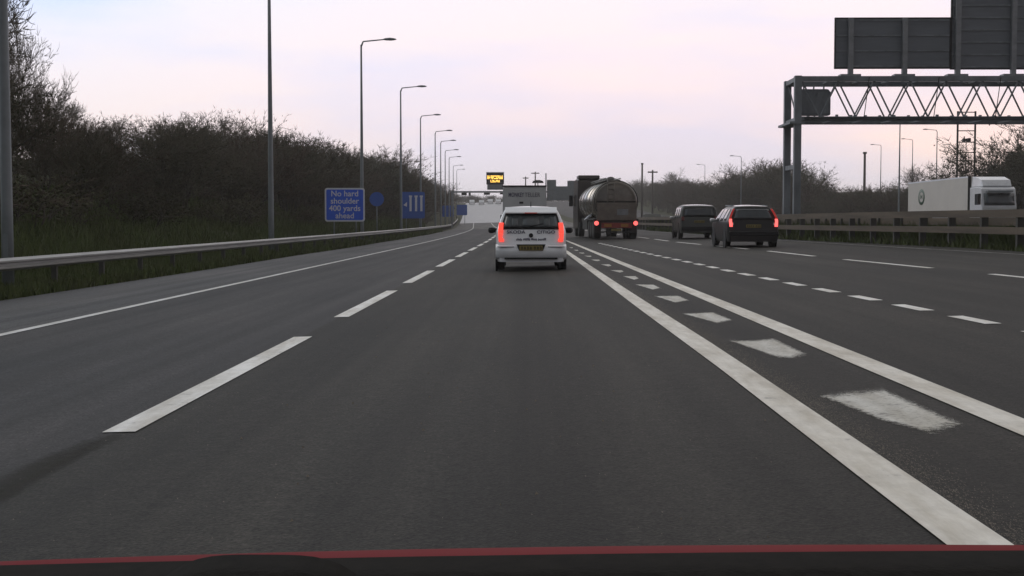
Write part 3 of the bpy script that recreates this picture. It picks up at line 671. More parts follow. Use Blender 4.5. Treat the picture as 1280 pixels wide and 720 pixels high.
c1 = lambda a: (lambda v: a)
CW = dict(L=3.56, W=1.60, sill=.20, belt=.86, tumble=.27, r=.29, axles=(.55, 2.95), mirror=2.35, paint=M_carwhite, rglass=M_wglass,
          prof=[(0, .52), (.03, .60), (.06, .66), (.085, .84), (.12, .96), (.30, 1.30), (.36, 1.385), (.6, 1.43), (1.2, 1.445), (2.0, 1.42), (2.25, 1.37), (2.9, .98), (3.3, .88), (3.5, .70), (3.56, .5)],
          rwin=(.955, 1.275), swin=[(.65, 1.35, .75, 1.35), (1.42, 2.55, 1.42, 2.2)], wind=(2.86, 1.02, 2.3, 1.38),
          panels=[('tail_light', M_red_on, .66, .86, c1(-.975), lambda v: -.83 + .02 * math.sin(v * 9) - .03 * v, .02, .02), ('tail_light', M_red_on, .66, .86, lambda v: .83 - .02 * math.sin(v * 9) + .03 * v, c1(.975), .02, .02),
                  ('tail_light_top', M_red_on, .86, 1.08, lambda v: -.975 - .03 * v, lambda v: -.83 - .03 * v, .02, .02), ('tail_light_top', M_red_on, .86, 1.08, lambda v: .83 + .03 * v, lambda v: .975 + .03 * v, .02, .02)])
t, hw, sec, yr = car('city_car', 'small white hatchback with lit red tail lights driving directly ahead', (.05, 30.2, H(.05, 30.2)), 0.005, CW)
WC = t
wi = [o for o in t.children if o.name.startswith('rear_window') and 'surround' not in o.name][0]
for cx, hw_, z0_, z1_, m_ in ((0, .19, 1.00, 1.23, M_pane), (-.36, .07, 1.0, 1.22, M_pane), (.36, .07, 1.0, 1.22, M_pane)):
    MB().grid(lambda u, v: (cx + (u - .5) * 2 * hw_, yr(z0_ + (z1_ - z0_) * v) - .041, z0_ + (z1_ - z0_) * v), 3, 3).build('clear_view', m_, wi, solid=.002)
bb = MB(); bb.prismx([(.28, 1.285), (.19, 1.30), (.20, 1.325), (.40, 1.445), (.5, 1.43)], -.59, .59).build('roof_spoiler', M_carwhite, t, .008)
bb = MB(); rs = []
for x in np.linspace(-.80, .80, 13):
    q = .06 * (abs(x) / .80) ** 3; rs.append([(x, q + .03, .26), (x, q - .05, .30), (x, q - .075, .44), (x, q - .06, .55), (x, q + .03, .60)])
bb.rings(rs).build('rear_bumper', M_carwhite, t)
MB().box(-.60, .60, -.065, -.02, .262, .30).build('bumper_lip', M_black, t)
for s in (-1, 1): MB().box(s * .57 - .19, s * .57 + .19, -.062, -.03, .535, .548).build('bumper_groove', M_black, t)
MB().prism([(-.33, .60), (.33, .60), (.27, .455), (-.27, .455)], -.084, -.04).build('plate_recess', M_chassis, t); plate(t, -.086, .515)
MB().tube((0, 0.62, 1.45), (0, .50, 1.57), .012, .006, 6).build('aerial', M_black, t)
bb = MB(); bb.lathe_y(0, yr(.80) - .03, .80, [(0, .045), (.02, .05)], 16); bb.build('badge', M_black, t)
for txt, x, z, sz in (('SKODA', -.34, .875, .10), ('CITIGO', .34, .875, .10)):
    m_ = text_mb(txt, sz, 1.25); m_.v = [(a + x, b_ + yr(z) - .018, c_ + z) for a, b_, c_ in m_.v]; m_.build('lettering', M_ink, t)
bb = MB()
for i in range(26):
    x = -.33 + i * .026
    if i in (5, 12, 18): continue
    bb.box(x, x + .017, yr(.70) - .02, yr(.70) - .004, .68 + random.uniform(0, .02), .72 + random.uniform(0, .025))
bb.build('small_print', M_ink, t)
bb = MB(); bb.tube((-.02, yr(1.0) - .045, 1.0), (.28, yr(1.06) - .05, 1.07), .012, .008, 5); bb.build('rear_wiper', M_black, t)
MB().box(-.14, .14, .178, .195, 1.302, 1.316).build('high_brake_light', M_red, t)

VW = dict(L=4.6, W=1.78, sill=.20, belt=.90, tumble=.33, r=.32, axles=(.85, 3.55), mirror=2.95, paint=M_darkcar, mirmat=M_lens,
          prof=[(0, .50), (.05, .62), (.08, .86), (.12, .96), (.34, 1.33), (.40, 1.405), (.7, 1.435), (1.6, 1.46), (2.5, 1.43), (2.85, 1.36), (3.5, .98), (4.2, .84), (4.5, .66), (4.6, .5)],
          rwin=(.97, 1.35), swin=[(.55, 1.20, .72, 1.20), (1.27, 2.15, 1.27, 2.15), (2.22, 3.2, 2.22, 2.75)], wind=(3.45, 1.0, 2.9, 1.36),
          panels=[('tail_light', M_red_hot, .72, .98, c1(-1.0), lambda v: -.87 - .02 * v, .03, .03), ('tail_light', M_red_hot, .72, .98, lambda v: .87 + .02 * v, c1(1.0), .03, .03),
                  ('tail_light_top', M_red, .98, 1.33, c1(-1.01), lambda v: -.92, .03, .03), ('tail_light_top', M_red, .98, 1.33, lambda v: .92, c1(1.01), .03, .03)])
t, hw, sec, yr = car('estate_car', 'black estate car with lit tail lights nearest the right barrier', (7.80, 46.4, H(7.9, 47)), .0, VW)
for s in (-1, 1): MB().box(s * .72 - .035, s * .72 + .035, yr(.84) - .04, yr(.84) - .005, .78, .86).build('reversing_lamp', M_lens, t)
for s in (-1, 1): MB().tube((s * .60, .8, 1.46), (s * .60, 2.6, 1.47), .02, .02, 6).build('roof_rail', M_steel, t)
MB().box(-.86, .86, -.06, .02, .40, .56).build('rear_bumper', M_black, t, .03); plate(t, yr(.74) - .03, .74)
MB().box(-.55, .55, .26, .30, 1.375, 1.395).build('spoiler', M_darkcar, t)
MB().grid(lambda u, v: ((u - .5) * 1.02, .36 + 2.1 * v, interp(.36 + 2.1 * v, VW['prof']) + .036 - .03 * (2 * u - 1) ** 2), 6, 8).build('roof_panel', M_roofsheen, t, solid=.003)

SV = dict(L=4.7, W=1.87, sill=.30, belt=1.02, tumble=.16, r=.37, axles=(.9, 3.6), mirror=3.0, paint=M_suv, mirmat=M_lens,
          prof=[(0, .58), (.05, .72), (.08, .95), (.11, 1.05), (.22, 1.52), (.28, 1.60), (.6, 1.66), (1.6, 1.69), (2.4, 1.66), (2.8, 1.58), (3.4, 1.12), (4.3, 1.02), (4.6, .85), (4.7, .6)],
          rwin=(1.12, 1.54), swin=[(.45, 1.15, .52, 1.15), (1.22, 2.05, 1.22, 2.05), (2.12, 3.1, 2.12, 2.7)], wind=(3.35, 1.15, 2.85, 1.56),
          panels=[('tail_light', M_redoff, .90, 1.10, c1(-1.01), c1(-.84), .02, .02), ('tail_light', M_redoff, .90, 1.10, c1(.84), c1(1.01), .02, .02)])
t, hw, sec, yr = car('off_road_car', 'dark grey off road car ahead of the black estate', (8.5, 66.6, H(8.5, 67)), .0, SV)
MB().box(-.9, .9, -.07, .02, .42, .62).build('rear_bumper', M_black, t, .03); plate(t, yr(.86) - .02, .86)
MB().grid(lambda u, v: ((u - .5) * 1.40, .26 + 2.3 * v, interp(.26 + 2.3 * v, SV['prof']) + .036 - .03 * (2 * u - 1) ** 2), 6, 8).build('roof_panel', M_roofsheen, t, solid=.003)
for s in (-1, 1): MB().box(s * .45 - .3, s * .45 + .3, .18, .215, 1.60, 1.635).build('roof_spoiler', M_rail, t)

# box van ahead of the white hatchback
t = thing('box_van', 'grey white box van with dark lettering ahead of the white hatchback', 'van', (-.22, 67.5, H(-.2, 67.5)), .01)
bb = MB(); bb.prism([(-1.10, .62), (1.10, .62), (1.10, 2.55), (1.07, 2.86), (-1.07, 2.86), (-1.10, 2.55)], 0, 3.6).build('box', M_boxg, t, .03)
MB().box(-1.03, 1.03, -.03, -.004, .75, 2.74).build('rear_shutter', M_boxg, t, .01)
bb = MB(); bb.box(-1.0, 1.0, -.05, .4, .42, .60); bb.box(-.5, .5, .2, 5.0, .35, .60); bb.build('chassis', M_chassis, t)
bb = MB(); bb.box(-1.12, 1.12, -.045, .0, 2.83, 2.9); bb.build('top_rail', M_black, t)
for txt, x, wd, m_i in (('MONKEY', -.42, 1.05, M_ink), ('TELLER', .40, 1.0, M_ink2)):
    m_ = text_mb(txt, .30, 1.0); xs = [q[0] for q in m_.v]; k = .78 / (max(xs) - min(xs)); m_.v = [(a * k + x, b_ - .04, c_ + 2.42) for a, b_, c_ in m_.v]; m_.build('lettering', m_i, t)
MB().box(-.26, -.06, -.05, -.03, 1.98, 2.08).build('handle', M_black, t)
bb = MB(); bb.prismx([(3.62, .45), (5.5, .45), (5.6, .9), (5.3, 1.2), (4.7, 2.0), (3.62, 2.05)], -.98, .98).build('cab', M_dirtyw, t, .05)
for s in (-1, 1):
    for yw in (.9, 4.8): wheel(t, s * .92, yw, .34, .2, s)
    MB().box(s * 1.18 - .09, s * 1.18 + .09, 4.35, 4.45, 1.10, 1.42).build('door_mirror', M_black, t, .02)
    MB().box(s * .92 - .1, s * .92 + .1, -.07, -.035, .66, .76).build('tail_light', M_red, t)
MB().grid(lambda u, v: ((u - .5) * 1.7, 5.34 - .58 * v, 1.22 + .76 * v), 3, 3).build('windscreen', M_glass, t, solid=.01)

# tanker lorry
t = thing('tanker_lorry', 'silver tanker lorry with dark cab and red tail board on the lane to the right', 'lorry', (4.72, 72.0, H(4.7, 72)), .045)
TZ = 2.03; tank = [(.0, .04), (.0, .35), (-.0, .0)]
pf = [(-.02, .02), (0, .4), (.05, .75), (.14, .98), (.24, 1.08), (.34, 1.11), (9.5, 1.11), (9.62, 1.05), (9.75, .8), (9.82, .3)]
MB().lathe_y(0, .25, TZ, pf[5:], 40, 1.10, 1.03).build('tank', M_silver, t)
MB().lathe_y(0, .25, TZ, pf[:6], 40, 1.10, 1.03).build('tank_end', M_tankend, t)
for y in (.62, 2.6, 4.6, 6.6, 8.6): MB().lathe_y(0, y, TZ, [(0, 1.11), (0, 1.14), (.07, 1.14), (.07, 1.11)], 40, 1.10, 1.03).build('tank_band', M_tankend, t)
MB().prism([(-1.02, 1.0), (1.10, 1.0), (1.14, 1.95), (-1.06, 1.95)], .14, .5).build('rear_cabinet', M_tankend, t, .03)
bb = MB(); bb.box(-.52, .30, .7, 9.4, 3.19, 3.23); [bb.tube((x, .7, 3.30), (x, 9.4, 3.30), .025, n=6) for x in (-.52, .3)]; [bb.lathe_y(-.1, y, 3.3, [(0, .22), (.4, .22)], 12, 1, .55) for y in (2, 4.2, 6.4, 8.4)]; bb.build('walkway', M_rail, t)
bb = MB(); bb.tube((-.45, .16, 1.2), (-.45, .30, 3.3), .025, n=6); bb.tube((-.10, .16, 1.2), (-.10, .30, 3.3), .025, n=6)
[bb.tube((-.45, .17 + .14 * k / 7, 1.35 + k * .27), (-.10, .17 + .14 * k / 7, 1.35 + k * .27), .02, n=6) for k in range(8)]; bb.build('ladder', M_tankend, t)
bb = MB(); bb.rings([[(1.08 * q * math.cos(R(10 * i)), .30 + dy, TZ + 1.02 * q * math.sin(R(10 * i))) for i in range(36)] for dy, q in ((0, 1.07), (-.06, 1.07), (-.06, 1.11), (0, 1.11))], True, False); bb.box(-1.05, 1.05, .20, .30, 2.0, 2.06); bb.build('end_rim', M_chassis, t)
bb = MB(); bb.box(-1.0, 1.0, .3, 10.4, .95, 1.14); bb.box(-1.2, 1.2, .2, .5, .86, 1.0); bb.build('chassis', M_chassis, t)
for s in (-1, 1):
    MB().box(s * 1.0 - .22, s * 1.0 + .22, .25, 4.2, 1.02, 1.10).build('mudguard', M_chassis, t)
    for yw in (.95, 2.25, 3.55): wheel(t, s * .98, yw, .50, .40, s)
    for yw in (10.6, 13.3): wheel(t, s * 1.0, yw, .50, .34, s)
    MB().lathe_y(s * 1.06, .08, .86, [(0, .10), (.08, .12)], 16).build('tail_light', M_red_hot, t)
MB().box(-.80, .86, .06, .12, .60, .88).build('tail_board', M_marker, t, .01)
for x in (-.45, .45): MB().box(x - .2, x + .2, .04, .058, .66, .82).build('reflector', M_amberboard, t)
MB().box(-.28, .28, .03, .06, .44, .56).build('number_plate', M_plate, t)
MB().box(-1.1, 1.1, .05, .16, .34, .42).build('underrun_bar', M_chassis, t)
bb = MB(); bb.prism([(.05, 1.30), (.65, 1.30), (.65, 1.62), (.05, 1.62)], .10, .22).build('warning_panel', M_steel, t)
MB().tube((-1.12, 3.2, 1.28), (-1.12, 6.4, 1.05), .07, n=8).build('hose_tube', M_signw, t)
MB().box(-1.18, -.95, 4.6, 7.6, .5, 1.1).build('side_locker', M_chassis, t)
MB().prismx([(10.35, .55), (13.9, .45), (14.1, 1.3), (13.95, 2.4), (13.3, 3.55), (10.9, 3.62), (10.35, 3.5)], -1.24, 1.24).build('cab', M_cabdark, t, .06)
MB().box(-1.22, .1, 10.25, 11.6, 3.55, 3.78).build('roof_fairing', M_cabdark, t, .05)
for s in (-1, 1):
    MB().box(s * 1.43 - .12, s * 1.43 + .12, 13.3, 13.45, 1.9, 2.6).build('door_mirror', M_black, t, .03)
    MB().box(s * 1.245 - .006, s * 1.245 + .006, 12.3, 13.4, 1.9, 2.6).build('side_window', M_glass, t)

# cream articulated lorry coming the other way
lx, lz = atpx(1196, 111), 112.0
t = thing('box_lorry', 'cream box lorry with green round badge coming the other way on the right', 'lorry', (34.1, 99.5, .36), R(-1.5))
# local +y points away from us, the cab faces us at y<0
MB().box(-1.27, 1.27, .9, 18.3, 1.25, 4.02).build('trailer_box', M_boxw, t, .03)
bb = MB(); bb.box(-1.285, -1.272, .9, 18.3, 3.95, 4.06); bb.box(-1.285, -1.272, .9, 18.3, 1.2, 1.3); bb.build('box_trim', M_signw, t)
MB().box(-1.30, -1.1, .78, .88, 1.2, 4.06).build('front_corner_post', M_chassis, t)
bb = MB(); rs = 32
ring = []
for r_ in (.31, .50): ring.append([(-1.282, 13.9 + r_ * 2.0 * math.cos(2 * math.pi * i / rs), 2.72 + r_ * 1.35 * math.sin(2 * math.pi * i / rs)) for i in range(rs)])
# thickness
bb.rings([ring[0], ring[1], [(-1.276, y, z) for _, y, z in ring[1]], [(-1.276, y, z) for _, y, z in ring[0]], ring[0]], True, False).build('badge_ring', M_logo, t)
m_ = text_mb('M', .55, 1.0); m_.v = [(-1.28 + b_ * .5, 13.9 - a * 1.8, 2.72 + c_) for a, b_, c_ in m_.v]; m_.build('badge_letter', M_logo, t)
MB().box(-1.0, 1.0, .9, 17.0, .8, 1.22).build('chassis', M_chassis, t)
for s in (-1, 1):
    for yw in (-1.6, 1.9, 12.2, 13.5, 14.8): wheel(t, s * 1.05, yw, .5, .35, s)
    MB().box(s * 1.24 - .02, s * 1.24 + .02, 4.5, 10.5, .45, 1.0).build('side_guard', M_signw, t)
MB().prismx([(-2.35, .5), (-2.45, 1.0), (-2.42, 1.75), (-2.1, 3.05), (-1.8, 3.2), (.55, 3.2), (.55, .5)], -1.24, 1.24).build('cab', M_dirtyw, t, .06)
bb = MB(); bb.rings([[(-a, y, zb_), (a, y, zb_), (a * .95, y, zt_), (-a * .95, y, zt_)] for y, a, zb_, zt_ in ((-1.85, 1.05, 3.22, 3.30), (-1.5, 1.1, 3.22, 3.72), (-.2, 1.14, 3.22, 3.98), (.5, 1.16, 3.22, 4.0))], smooth=False).build('roof_fairing', M_dirtyw, t, .04)
MB().grid(lambda u, v: ((u - .5) * 2.16, -2.435 + .235 * v * 1.0 - .01, 1.86 + v * .86), 4, 3).build('windscreen', M_glass, t, solid=.02)
MB().box(-1.2, 1.2, -2.5, -2.46, 1.0, 1.7).build('grille', M_boxg, t)
MB().box(-1.25, 1.25, -2.56, -2.3, .40, .92).build('bumper', M_dirtyw, t, .04)
MB().box(-.9, .9, -2.62, -2.2, 2.80, 2.92).build('sun_visor', M_pole, t)
for s in (-1, 1):
    MB().box(s * .95 - .16, s * .95 + .16, -2.585, -2.55, .62, .78).build('headlight', M_lens, t)
    MB().box(s * 1.42 - .11, s * 1.42 + .11, -2.35, -2.2, 1.9, 2.7).build('door_mirror', M_black, t, .03)
    MB().box(s * 1.246 - .006, s * 1.246 + .006, -1.7, -.7, 1.9, 2.7).build('side_window', M_glass, t)

# far white traffic on the crest, and one oncoming car
def far_car(x, z, rz, label, group=None, lit=False):
    t = thing('distant_car', label, 'car', (x, z, H(x, z) + .01), rz, group)
    bb = MB(); bb.prismx([(0, .3), (0, .95), (.25, 1.1), (.6, 1.5), (2.4, 1.5), (3.0, 1.0), (4.0, .85), (4.1, .3)], -.85, .85).build('body', M_carwhite if not lit else M_suv, t, .06)
    MB().prismx([(.26, 1.08), (.58, 1.42), (2.45, 1.42), (2.95, 1.02)], -.86, .86).build('windows', M_glass, t)
    for s in (-1, 1):
        for y in (.8, 3.2): MB().lathe_x(s * .80, y, .32, [(-.1, .32), (.1, .32)], 14).build('wheel', M_rubber, t)
        if lit: MB().lathe_y(s * .6, 4.06, .7, [(0, .17), (.08, .17)], 12).build('headlight', M_head, t)
for i, (px, z) in enumerate(((590, 452), (602, 448), (613, 455), (623, 451))): far_car(atpx(px, z), z, .03, 'tiny white car in the line of traffic on the far crest', 'white cars on the far crest')
far_car(atpx(812, 150), 150, R(180 + 2), 'oncoming car with headlights on just right of the tanker', None, True)

# ------------------------------------------------------------------ the camera's own car: red bonnet and black dashboard
t = thing('own_car', 'red bonnet edge and black dashboard of the car the camera rides in', 'car', (.5, 0, 0))
def bon(u, v):
    x = -.80 + 1.6 * u; y = .95 + 1.05 * v
    return (x, y - .10 * (abs(x) / .8) ** 3, .815 - .07 * v ** 2 - .045 * (x / .9) ** 2 + .005 * math.sin(v * 3))
CRZ = lambda x: .782 - .0185 * x ** 2
def bon(u, v):
    x = -.86 + 1.72 * u; y = .98 + .62 * v if v < .75 else 1.445 + 2.2 * (v - .75) * .62
    drop = 0 if v < .75 else ((v - .75) / .25) ** 2 * .16
    return (x * 1.42, y, CRZ(x * 1.42) + .012 * (1 - v / .75 if v < .75 else 0) - drop)
MB().grid(bon, 30, 24).build('bonnet', M_bonnet, t, solid=.004)
for s in (-1, 1):
    MB().prismx([(.9, .25), (1.9, .25), (1.78, .6), (1.45, .70), (.9, .70)], s * .92 - .04, s * .92 + .04).build('front_wing', M_bonnet, t, .02)
MB().grid(lambda u, v: (-.88 + 1.76 * u, 1.80 + .06 * math.sin(v * 3.1) - .08 * abs(2 * u - 1) ** 3, .25 + .34 * v), 12, 6).build('front_bumper', M_bonnet, t, solid=.02)
def scut(u, v):
    x = -.95 + 1.9 * u; return (x, .50 + .34 * v, .8485 + .083 * math.sin(v * math.pi / 2) - .0175 * x ** 2)
MB().grid(scut, 20, 8).build('dashboard', M_dash_b, t, solid=.01)
bb = MB(); cxh = (315 - VPX) * .78 / FPX - .5
bb.grid(lambda u, v: (cxh + (u - .5) * .122, .60 + .20 * v, .9258 + .017 * (1 - abs(2 * u - 1) ** 4) * math.sin(min(1, v * 1.3) * math.pi / 2) - .015 * (1 - v)), 16, 6).build('dash_pod', M_dash_b, t, solid=.004)

# ------------------------------------------------------------------ trees and scrub
def rot_about(v, axis, a): return Matrix.Rotation(a, 3, axis) @ v
def make_tree(seed, kind, h, spread, stems, depth, twigs, leafy=0, thick=1.):
    rd = random.Random(seed); tr = MB(); V = []; F = []
    def seg(p, q, r0, r1, n):
        if n >= 5: tr.tube(p, q, r0, r1, n, False, True); return
        d = (q - p); L_ = d.length
        if L_ < 1e-4: return
        d /= L_; a = d.orthogonal(); a.normalize(); b_ = d.cross(a); o = len(V)
        for c_, rr_ in ((p, r0), (q, r1)):
            for k in range(3): an = 2.094 * k; V.append(tuple(c_ + (a * math.cos(an) + b_ * math.sin(an)) * rr_))
        F.extend([(o, o + 1, o + 4, o + 3), (o + 1, o + 2, o + 5, o + 4), (o + 2, o, o + 3, o + 5)])
    leaves = []
    def grow(p, d, L_, r, lev):
        n = 3 if lev < depth else 2; pts = [p]
        for i in range(n):
            d = (d + Vector((rd.gauss(0, .16), rd.gauss(0, .16), rd.gauss(.05, .12)))).normalized(); q = p + d * (L_ / n)
            seg(p, q, r * (1 - .5 * i / n), r * (1 - .5 * (i + 1) / n), 6 if lev == 0 else (5 if lev == 1 else 3)); p = q; pts.append(p)
        if lev >= depth:
            for k in range(twigs):
                a = pts[rd.randrange(len(pts))]; dd = (d + Vector((rd.gauss(0, .55), rd.gauss(0, .55), rd.gauss(.15, .4)))).normalized(); l = rd.uniform(.25, .75) * h * .085
                m_ = a + dd * l * .5; e_ = m_ + (dd + Vector((rd.gauss(0, .25), rd.gauss(0, .25), .1))).normalized() * l * .5
                seg(a, m_, .010 * thick, .008 * thick, 3); seg(m_, e_, .008 * thick, .004 * thick, 3)
            if leafy: leaves.extend(pts)
            return
        nb = rd.choice((3, 4, 4, 5)) if lev < depth - 1 else rd.choice((3, 4))
        for k in range(nb):
            base = pts[1 + rd.randrange(len(pts) - 1)] if k else pts[-1]
            ax = d.orthogonal().normalized(); ax = rot_about(ax, d, rd.uniform(0, 6.28)); dd = rot_about(d, ax, rd.uniform(.3, .95) * spread)
            grow(base, dd, L_ * rd.uniform(.55, .8), r * .52, lev + 1)
    for s in range(stems):
        a = rd.uniform(0, 6.28); lean = rd.uniform(.05, .45) * spread if stems > 1 else .03
        d = Vector((math.cos(a) * lean, math.sin(a) * lean, 1)).normalized()
        grow(Vector((math.cos(a) * .25, math.sin(a) * .25, -.3)) if stems > 1 else Vector((0, 0, -.3)), d, h * (.34 if stems > 1 else .38), .012 * h * (1.25 if stems == 1 else .8), 0)
    zmax = max(v[2] for v in V); k = h / zmax
    tr.v = [tuple(c * k for c in v) for v in tr.v]; V = [tuple(c * k for c in v) for v in V]
    LV, LF = [], []
    if leafy:
        pts = [rd.choice(leaves) * k for _ in range(leafy)]
        for p in pts:
            c_ = p + Vector((rd.gauss(0, .17), rd.gauss(0, .17), rd.gauss(0, .16))); a = Vector((rd.gauss(0, 1), rd.gauss(0, 1), rd.gauss(0, 1))).normalized(); b_ = a.orthogonal().normalized(); s = rd.uniform(.025, .075); o = len(LV)
            LV += [tuple(c_ + a * s), tuple(c_ + b_ * s * .6), tuple(c_ - a * s), tuple(c_ - b_ * s * .6)]; LF.append((o, o + 1, o + 2, o + 3))
    return tr, V, F, LV, LF
def raw_mesh(name, V, F, m):
    me = bpy.data.meshes.new(name); me.from_pydata(V, [], F); me.materials.append(m); me.update(); return me
def proto(seed, h, spread, stems, depth, twigs, leafy, mb, mtw, thick=1., ml=None):
    tr, V, F, LV, LF = make_tree(seed, '', h, spread, stems, depth, twigs, leafy, thick)
    mt_ = raw_mesh('trunk', tr.v, tr.f, mb); ms = [('trunk', mt_), ('crown', raw_mesh('crown', V, F, mtw))]
    if leafy: ms.append(('leaves', raw_mesh('leaves', LV, LF, ml or M_leaf)))
    return ms, h
shrubs = [proto(11 + i, 7., 1.0, 7, 3, 10, 2600 if i % 2 else 1200, M_bark, [M_twig, M_twig3, M_twig][i % 3], 1.15) for i in range(5)]
tallbare = [proto(41 + i, 10., .85, 2 + i % 2, 4, 4, 0, M_bark, M_twig, 1.5) for i in range(3)]
palebare = [proto(61, 11., .9, 3, 4, 5, 0, M_bark2, M_twig2, 1.8)]
ever = [proto(71, 9., .9, 5, 3, 4, 9000, M_bark, M_twig, 1.4)]
bush = [proto(81 + i, 2.6, 1.2, 9, 2, 7, 1500, M_bark, M_twig3 if i else M_twig, .9, M_scrub) for i in range(2)]
def plant(pr, name, label, group, x, z, h, rz=None, wide=1., dz=0.):
    ms, h0 = pr; k = h / h0
    t = thing(name, label, 'tree' if 'tree' in name else 'shrub', (x, z, H(x, z) + dz), random.uniform(0, 6.28) if rz is None else rz, group); t.scale = (k * wide, k * wide, k)
    for nm, me in ms: o = bpy.data.objects.new(nm, me); COL.objects.link(o); o.parent = t
    return t
SKYL = [(-700, -260), (-300, -120), (-60, -60), (0, 10), (22, 42), (45, 78), (62, 98), (90, 112), (120, 120), (150, 124), (185, 140), (215, 128), (250, 124), (300, 130), (330, 148), (350, 156), (385, 166), (420, 172), (437, 184), (450, 180), (463, 178), (480, 184), (500, 199), (520, 213), (540, 228), (560, 240), (575, 250), (590, 254)]
SKYR = [(786, 226), (800, 218), (822, 225), (845, 212), (868, 224), (888, 218), (905, 210), (930, 200), (950, 194), (968, 186), (985, 192), (1005, 200), (1020, 214), (1032, 230), (1045, 234), (1060, 228), (1082, 224), (1112, 220), (1135, 226), (1150, 222), (1190, 228), (1232, 216), (1245, 182), (1262, 162), (1285, 148), (1500, 120)]
def fit_h(x, z, sky, lo, hi, jit):
    px = VPX + x * FPX / z; top = interp(px, sky); top += random.uniform(-2, 8) * 90. / max(z, 60)
    return (HOR - top) * z / FPX + CAMH - H(x, z), px
G1 = 'bare thicket trees on the left bank'; n1 = 0
rows = [(-18.0, 3.3), (-21.0, 3.6), (-25, 4.2), (-30, 5.2)]
for ri, (o, st) in enumerate(rows):
    z = 34. + ri * 7
    while z < 430:
        oo = o + random.uniform(-1.2, 1.2); x = oo + cline(z); need, px = fit_h(x, z, SKYL, 3, 12, 1)
        if px > -60:
            mx_h = 8.5 + ri * .8; hh = min(need, mx_h) * (random.uniform(.55, 1.0) if need < mx_h else random.uniform(.85, 1.1))
            if need > 1.2:
                if 445 < px < 478 and ri >= 1: pass
                pr = random.choice(shrubs + (tallbare if ri > 1 else [])) if ri else random.choice(shrubs)
                plant(pr, 'thicket_tree', 'dark bare tree in the dense thicket on the left bank', G1, x, z, max(1.2, hh), wide=(random.uniform(1.0, 1.35) if px > 110 else .8) * (1.4 if hh < 3.5 else 1)); n1 += 1
        z += st * random.uniform(.8, 1.2) * (1 + z / 260)
# the tall pale tree at the left edge and its neighbours
for (o, z, h, lab) in ((-20.6, 51, 10.6, 'tallest pale twiggy tree rising at the left edge of the photo'), (-23.4, 60, 7.4, 'pale bare tree leaning out behind the tallest one at left'),):
    plant(palebare[0], 'pale_tree', lab, None, o, z, h, rz=o, wide=.56)
x = atpx(463, 150); plant(ever[0], 'evergreen_tree', 'dome shaped dark evergreen between the two nearest lamp posts with heads', None, x, 150, (HOR - 177) * 150 / FPX + CAMH - H(x, 150), rz=1, wide=1.3)
x = atpx(478, 158); plant(ever[0], 'evergreen_tree', 'lower evergreen on the right shoulder of the dome shaped one', None, x, 158, (HOR - 189) * 158 / FPX + CAMH - H(x, 158), rz=3, wide=1.1)
# brambles along the foot of the bank
G2 = 'low bramble bushes at the foot of the left bank'
z = 26.
while z < 260:
    o = -15.6 + random.uniform(-.8, .8); plant(random.choice(bush), 'bramble_bush', 'low dead bramble bush at the foot of the left bank', G2, o + cline(z), z, random.uniform(1.1, 2.3), wide=random.uniform(1.2, 1.8)); z += random.uniform(3.5, 5.5) * (1 + z / 200)
# right side
G3 = 'grey bare trees beyond the opposite carriageway'
for ri, (o, st) in enumerate(((47.5, 4.), (51, 4.6), (56, 5.5))):
    z = 128. + ri * 5
    while z < 470:
        oo = o + random.uniform(-1.5, 1.5); x = oo + cline(z); need, px = fit_h(x, z, SKYR, 3, 12, 1)
        if px < 1330 and need > 1.5:
            pr = random.choice(shrubs + tallbare)
            plant(pr, 'roadside_tree', 'grey bare tree in the line beyond the opposite carriageway', G3, x, z, min(need, 16) * random.uniform(.62, 1.0), wide=random.uniform(1.0, 1.3))
        z += st * random.uniform(.8, 1.2) * (1 + max(0, z - 150) / 250)
x = atpx(1165, 185); plant(tallbare[1], 'bare_tree', 'round open bare tree seen just above the cream lorry trailer', None, x, 185, (HOR - 194) * 185 / FPX + CAMH - H(x, 185), rz=.4, wide=1.25)
x = atpx(845, 400); plant(tallbare[0], 'bare_tree', 'round bare tree standing over the hedge above the grey off roader', None, x, 400, (HOR - 208) * 400 / FPX + CAMH - H(x, 400), rz=2, wide=1.1)
for px, z, top, lab in ((1272, 133, 170, 'broad dark tree at the right edge behind the lorry cab'), (1258, 126, 158, 'large dark bare tree at the right edge above the lorry cab'), (1288, 120, 138, 'largest tree cut by the right edge of the photo')):
    x = atpx(px, z); plant(shrubs[3], 'roadside_tree', lab, None, x, z, (HOR - top) * z / FPX + CAMH - H(x, z), wide=1.2)
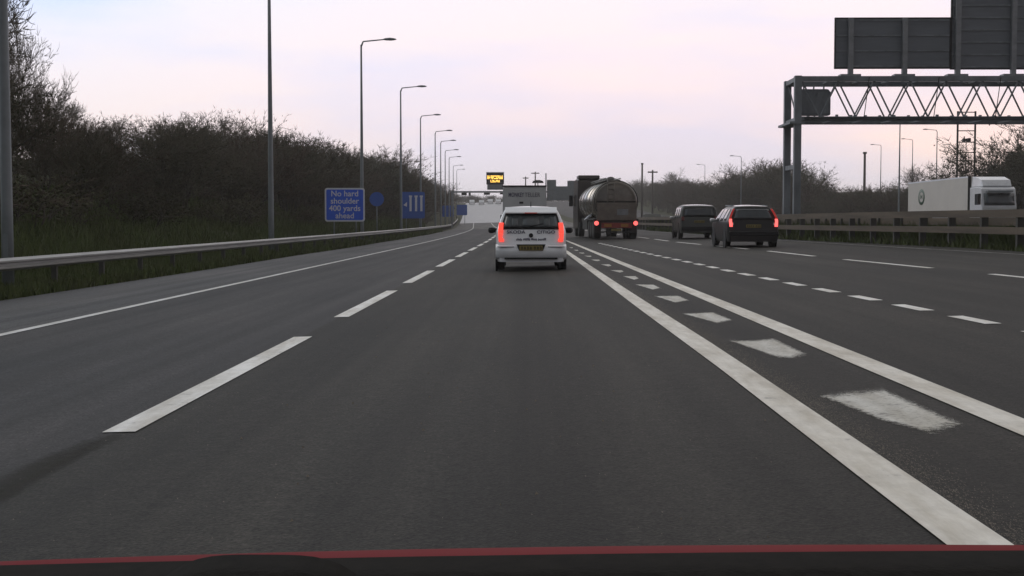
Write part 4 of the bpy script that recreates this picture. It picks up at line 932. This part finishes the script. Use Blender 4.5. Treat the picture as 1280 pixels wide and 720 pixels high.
# woods on the far crest
G4 = 'small far trees along the crest of the road'
for i in range(46):
    px = 552 + i * 5.4; z = random.uniform(540, 660); x = atpx(px, z); top = interp(px, [(540, 236), (600, 243), (640, 246), (700, 244), (760, 238), (800, 226)]) + random.uniform(-2, 3)
    plant(random.choice(shrubs[:3]), 'distant_tree', 'small hazy tree on the far crest of the road', G4, x, z, (HOR - top) * z / FPX + CAMH - H(x, z), wide=1.7)

# grass and rough growth on the verges: uncountable, one object
V, F = [], []
def blades(n, f_o, f_z, hmin, hmax):
    for _ in range(n):
        z = f_z(); o = f_o(z); x, y, g = P(o, z); h = random.uniform(hmin, hmax) * (1 + z / 120.); a = random.uniform(0, 3.14); s = .012 * (1 + z / 25.); lx_, ly_ = random.gauss(0, .35) * h, random.gauss(0, .35) * h; k = len(V)
        V.extend([(x - s * math.cos(a), y - s * math.sin(a), g - .02), (x + s * math.cos(a), y + s * math.sin(a), g - .02), (x + lx_, y + ly_, g + h)]); F.append((k, k + 1, k + 2))
blades(60000, lambda z: random.uniform(-12.6, -9.05), lambda: 18 + 140 * random.random() ** 1.7, .05, .22)
blades(70000, lambda z: -12 - 10 * random.random() ** 1.5, lambda: 25 + 150 * random.random() ** 1.4, .12, .5)
blades(22000, lambda z: random.uniform(BAR(z) - .3, BAR(z) + 2.6) if random.random() < .7 else random.uniform(42.5, 50), lambda: 26 + 90 * random.random() ** 1.3, .05, .22)
blades(26000, lambda z: random.uniform(BAR(z) + .5, BAR(z) + 2.4), lambda: 30 + 90 * random.random() ** 1.3, .2, .62)
o = bpy.data.objects.new('grass', raw_mesh('grass', V, F, M_blade)); COL.objects.link(o); tag(o, 'dark rough grass on the verges and the foot of the bank', None, None, 'stuff')

# ------------------------------------------------------------------ air
hz = bpy.data.materials.new('haze'); hz.use_nodes = True; t_ = hz.node_tree; t_.nodes.remove(t_.nodes['Principled BSDF'])
pv = t_.nodes.new('ShaderNodeVolumePrincipled'); pv.inputs['Color'].default_value = (.98, .94, .92, 1); pv.inputs['Density'].default_value = .0004; pv.inputs['Anisotropy'].default_value = .2
t_.links.new(pv.outputs[0], t_.nodes['Material Output'].inputs['Volume'])
tag(MB().box(-2650, 2650, -70, 2450, -2.5, 26).build('haze', hz), 'thin pale evening haze', None, None, 'stuff')
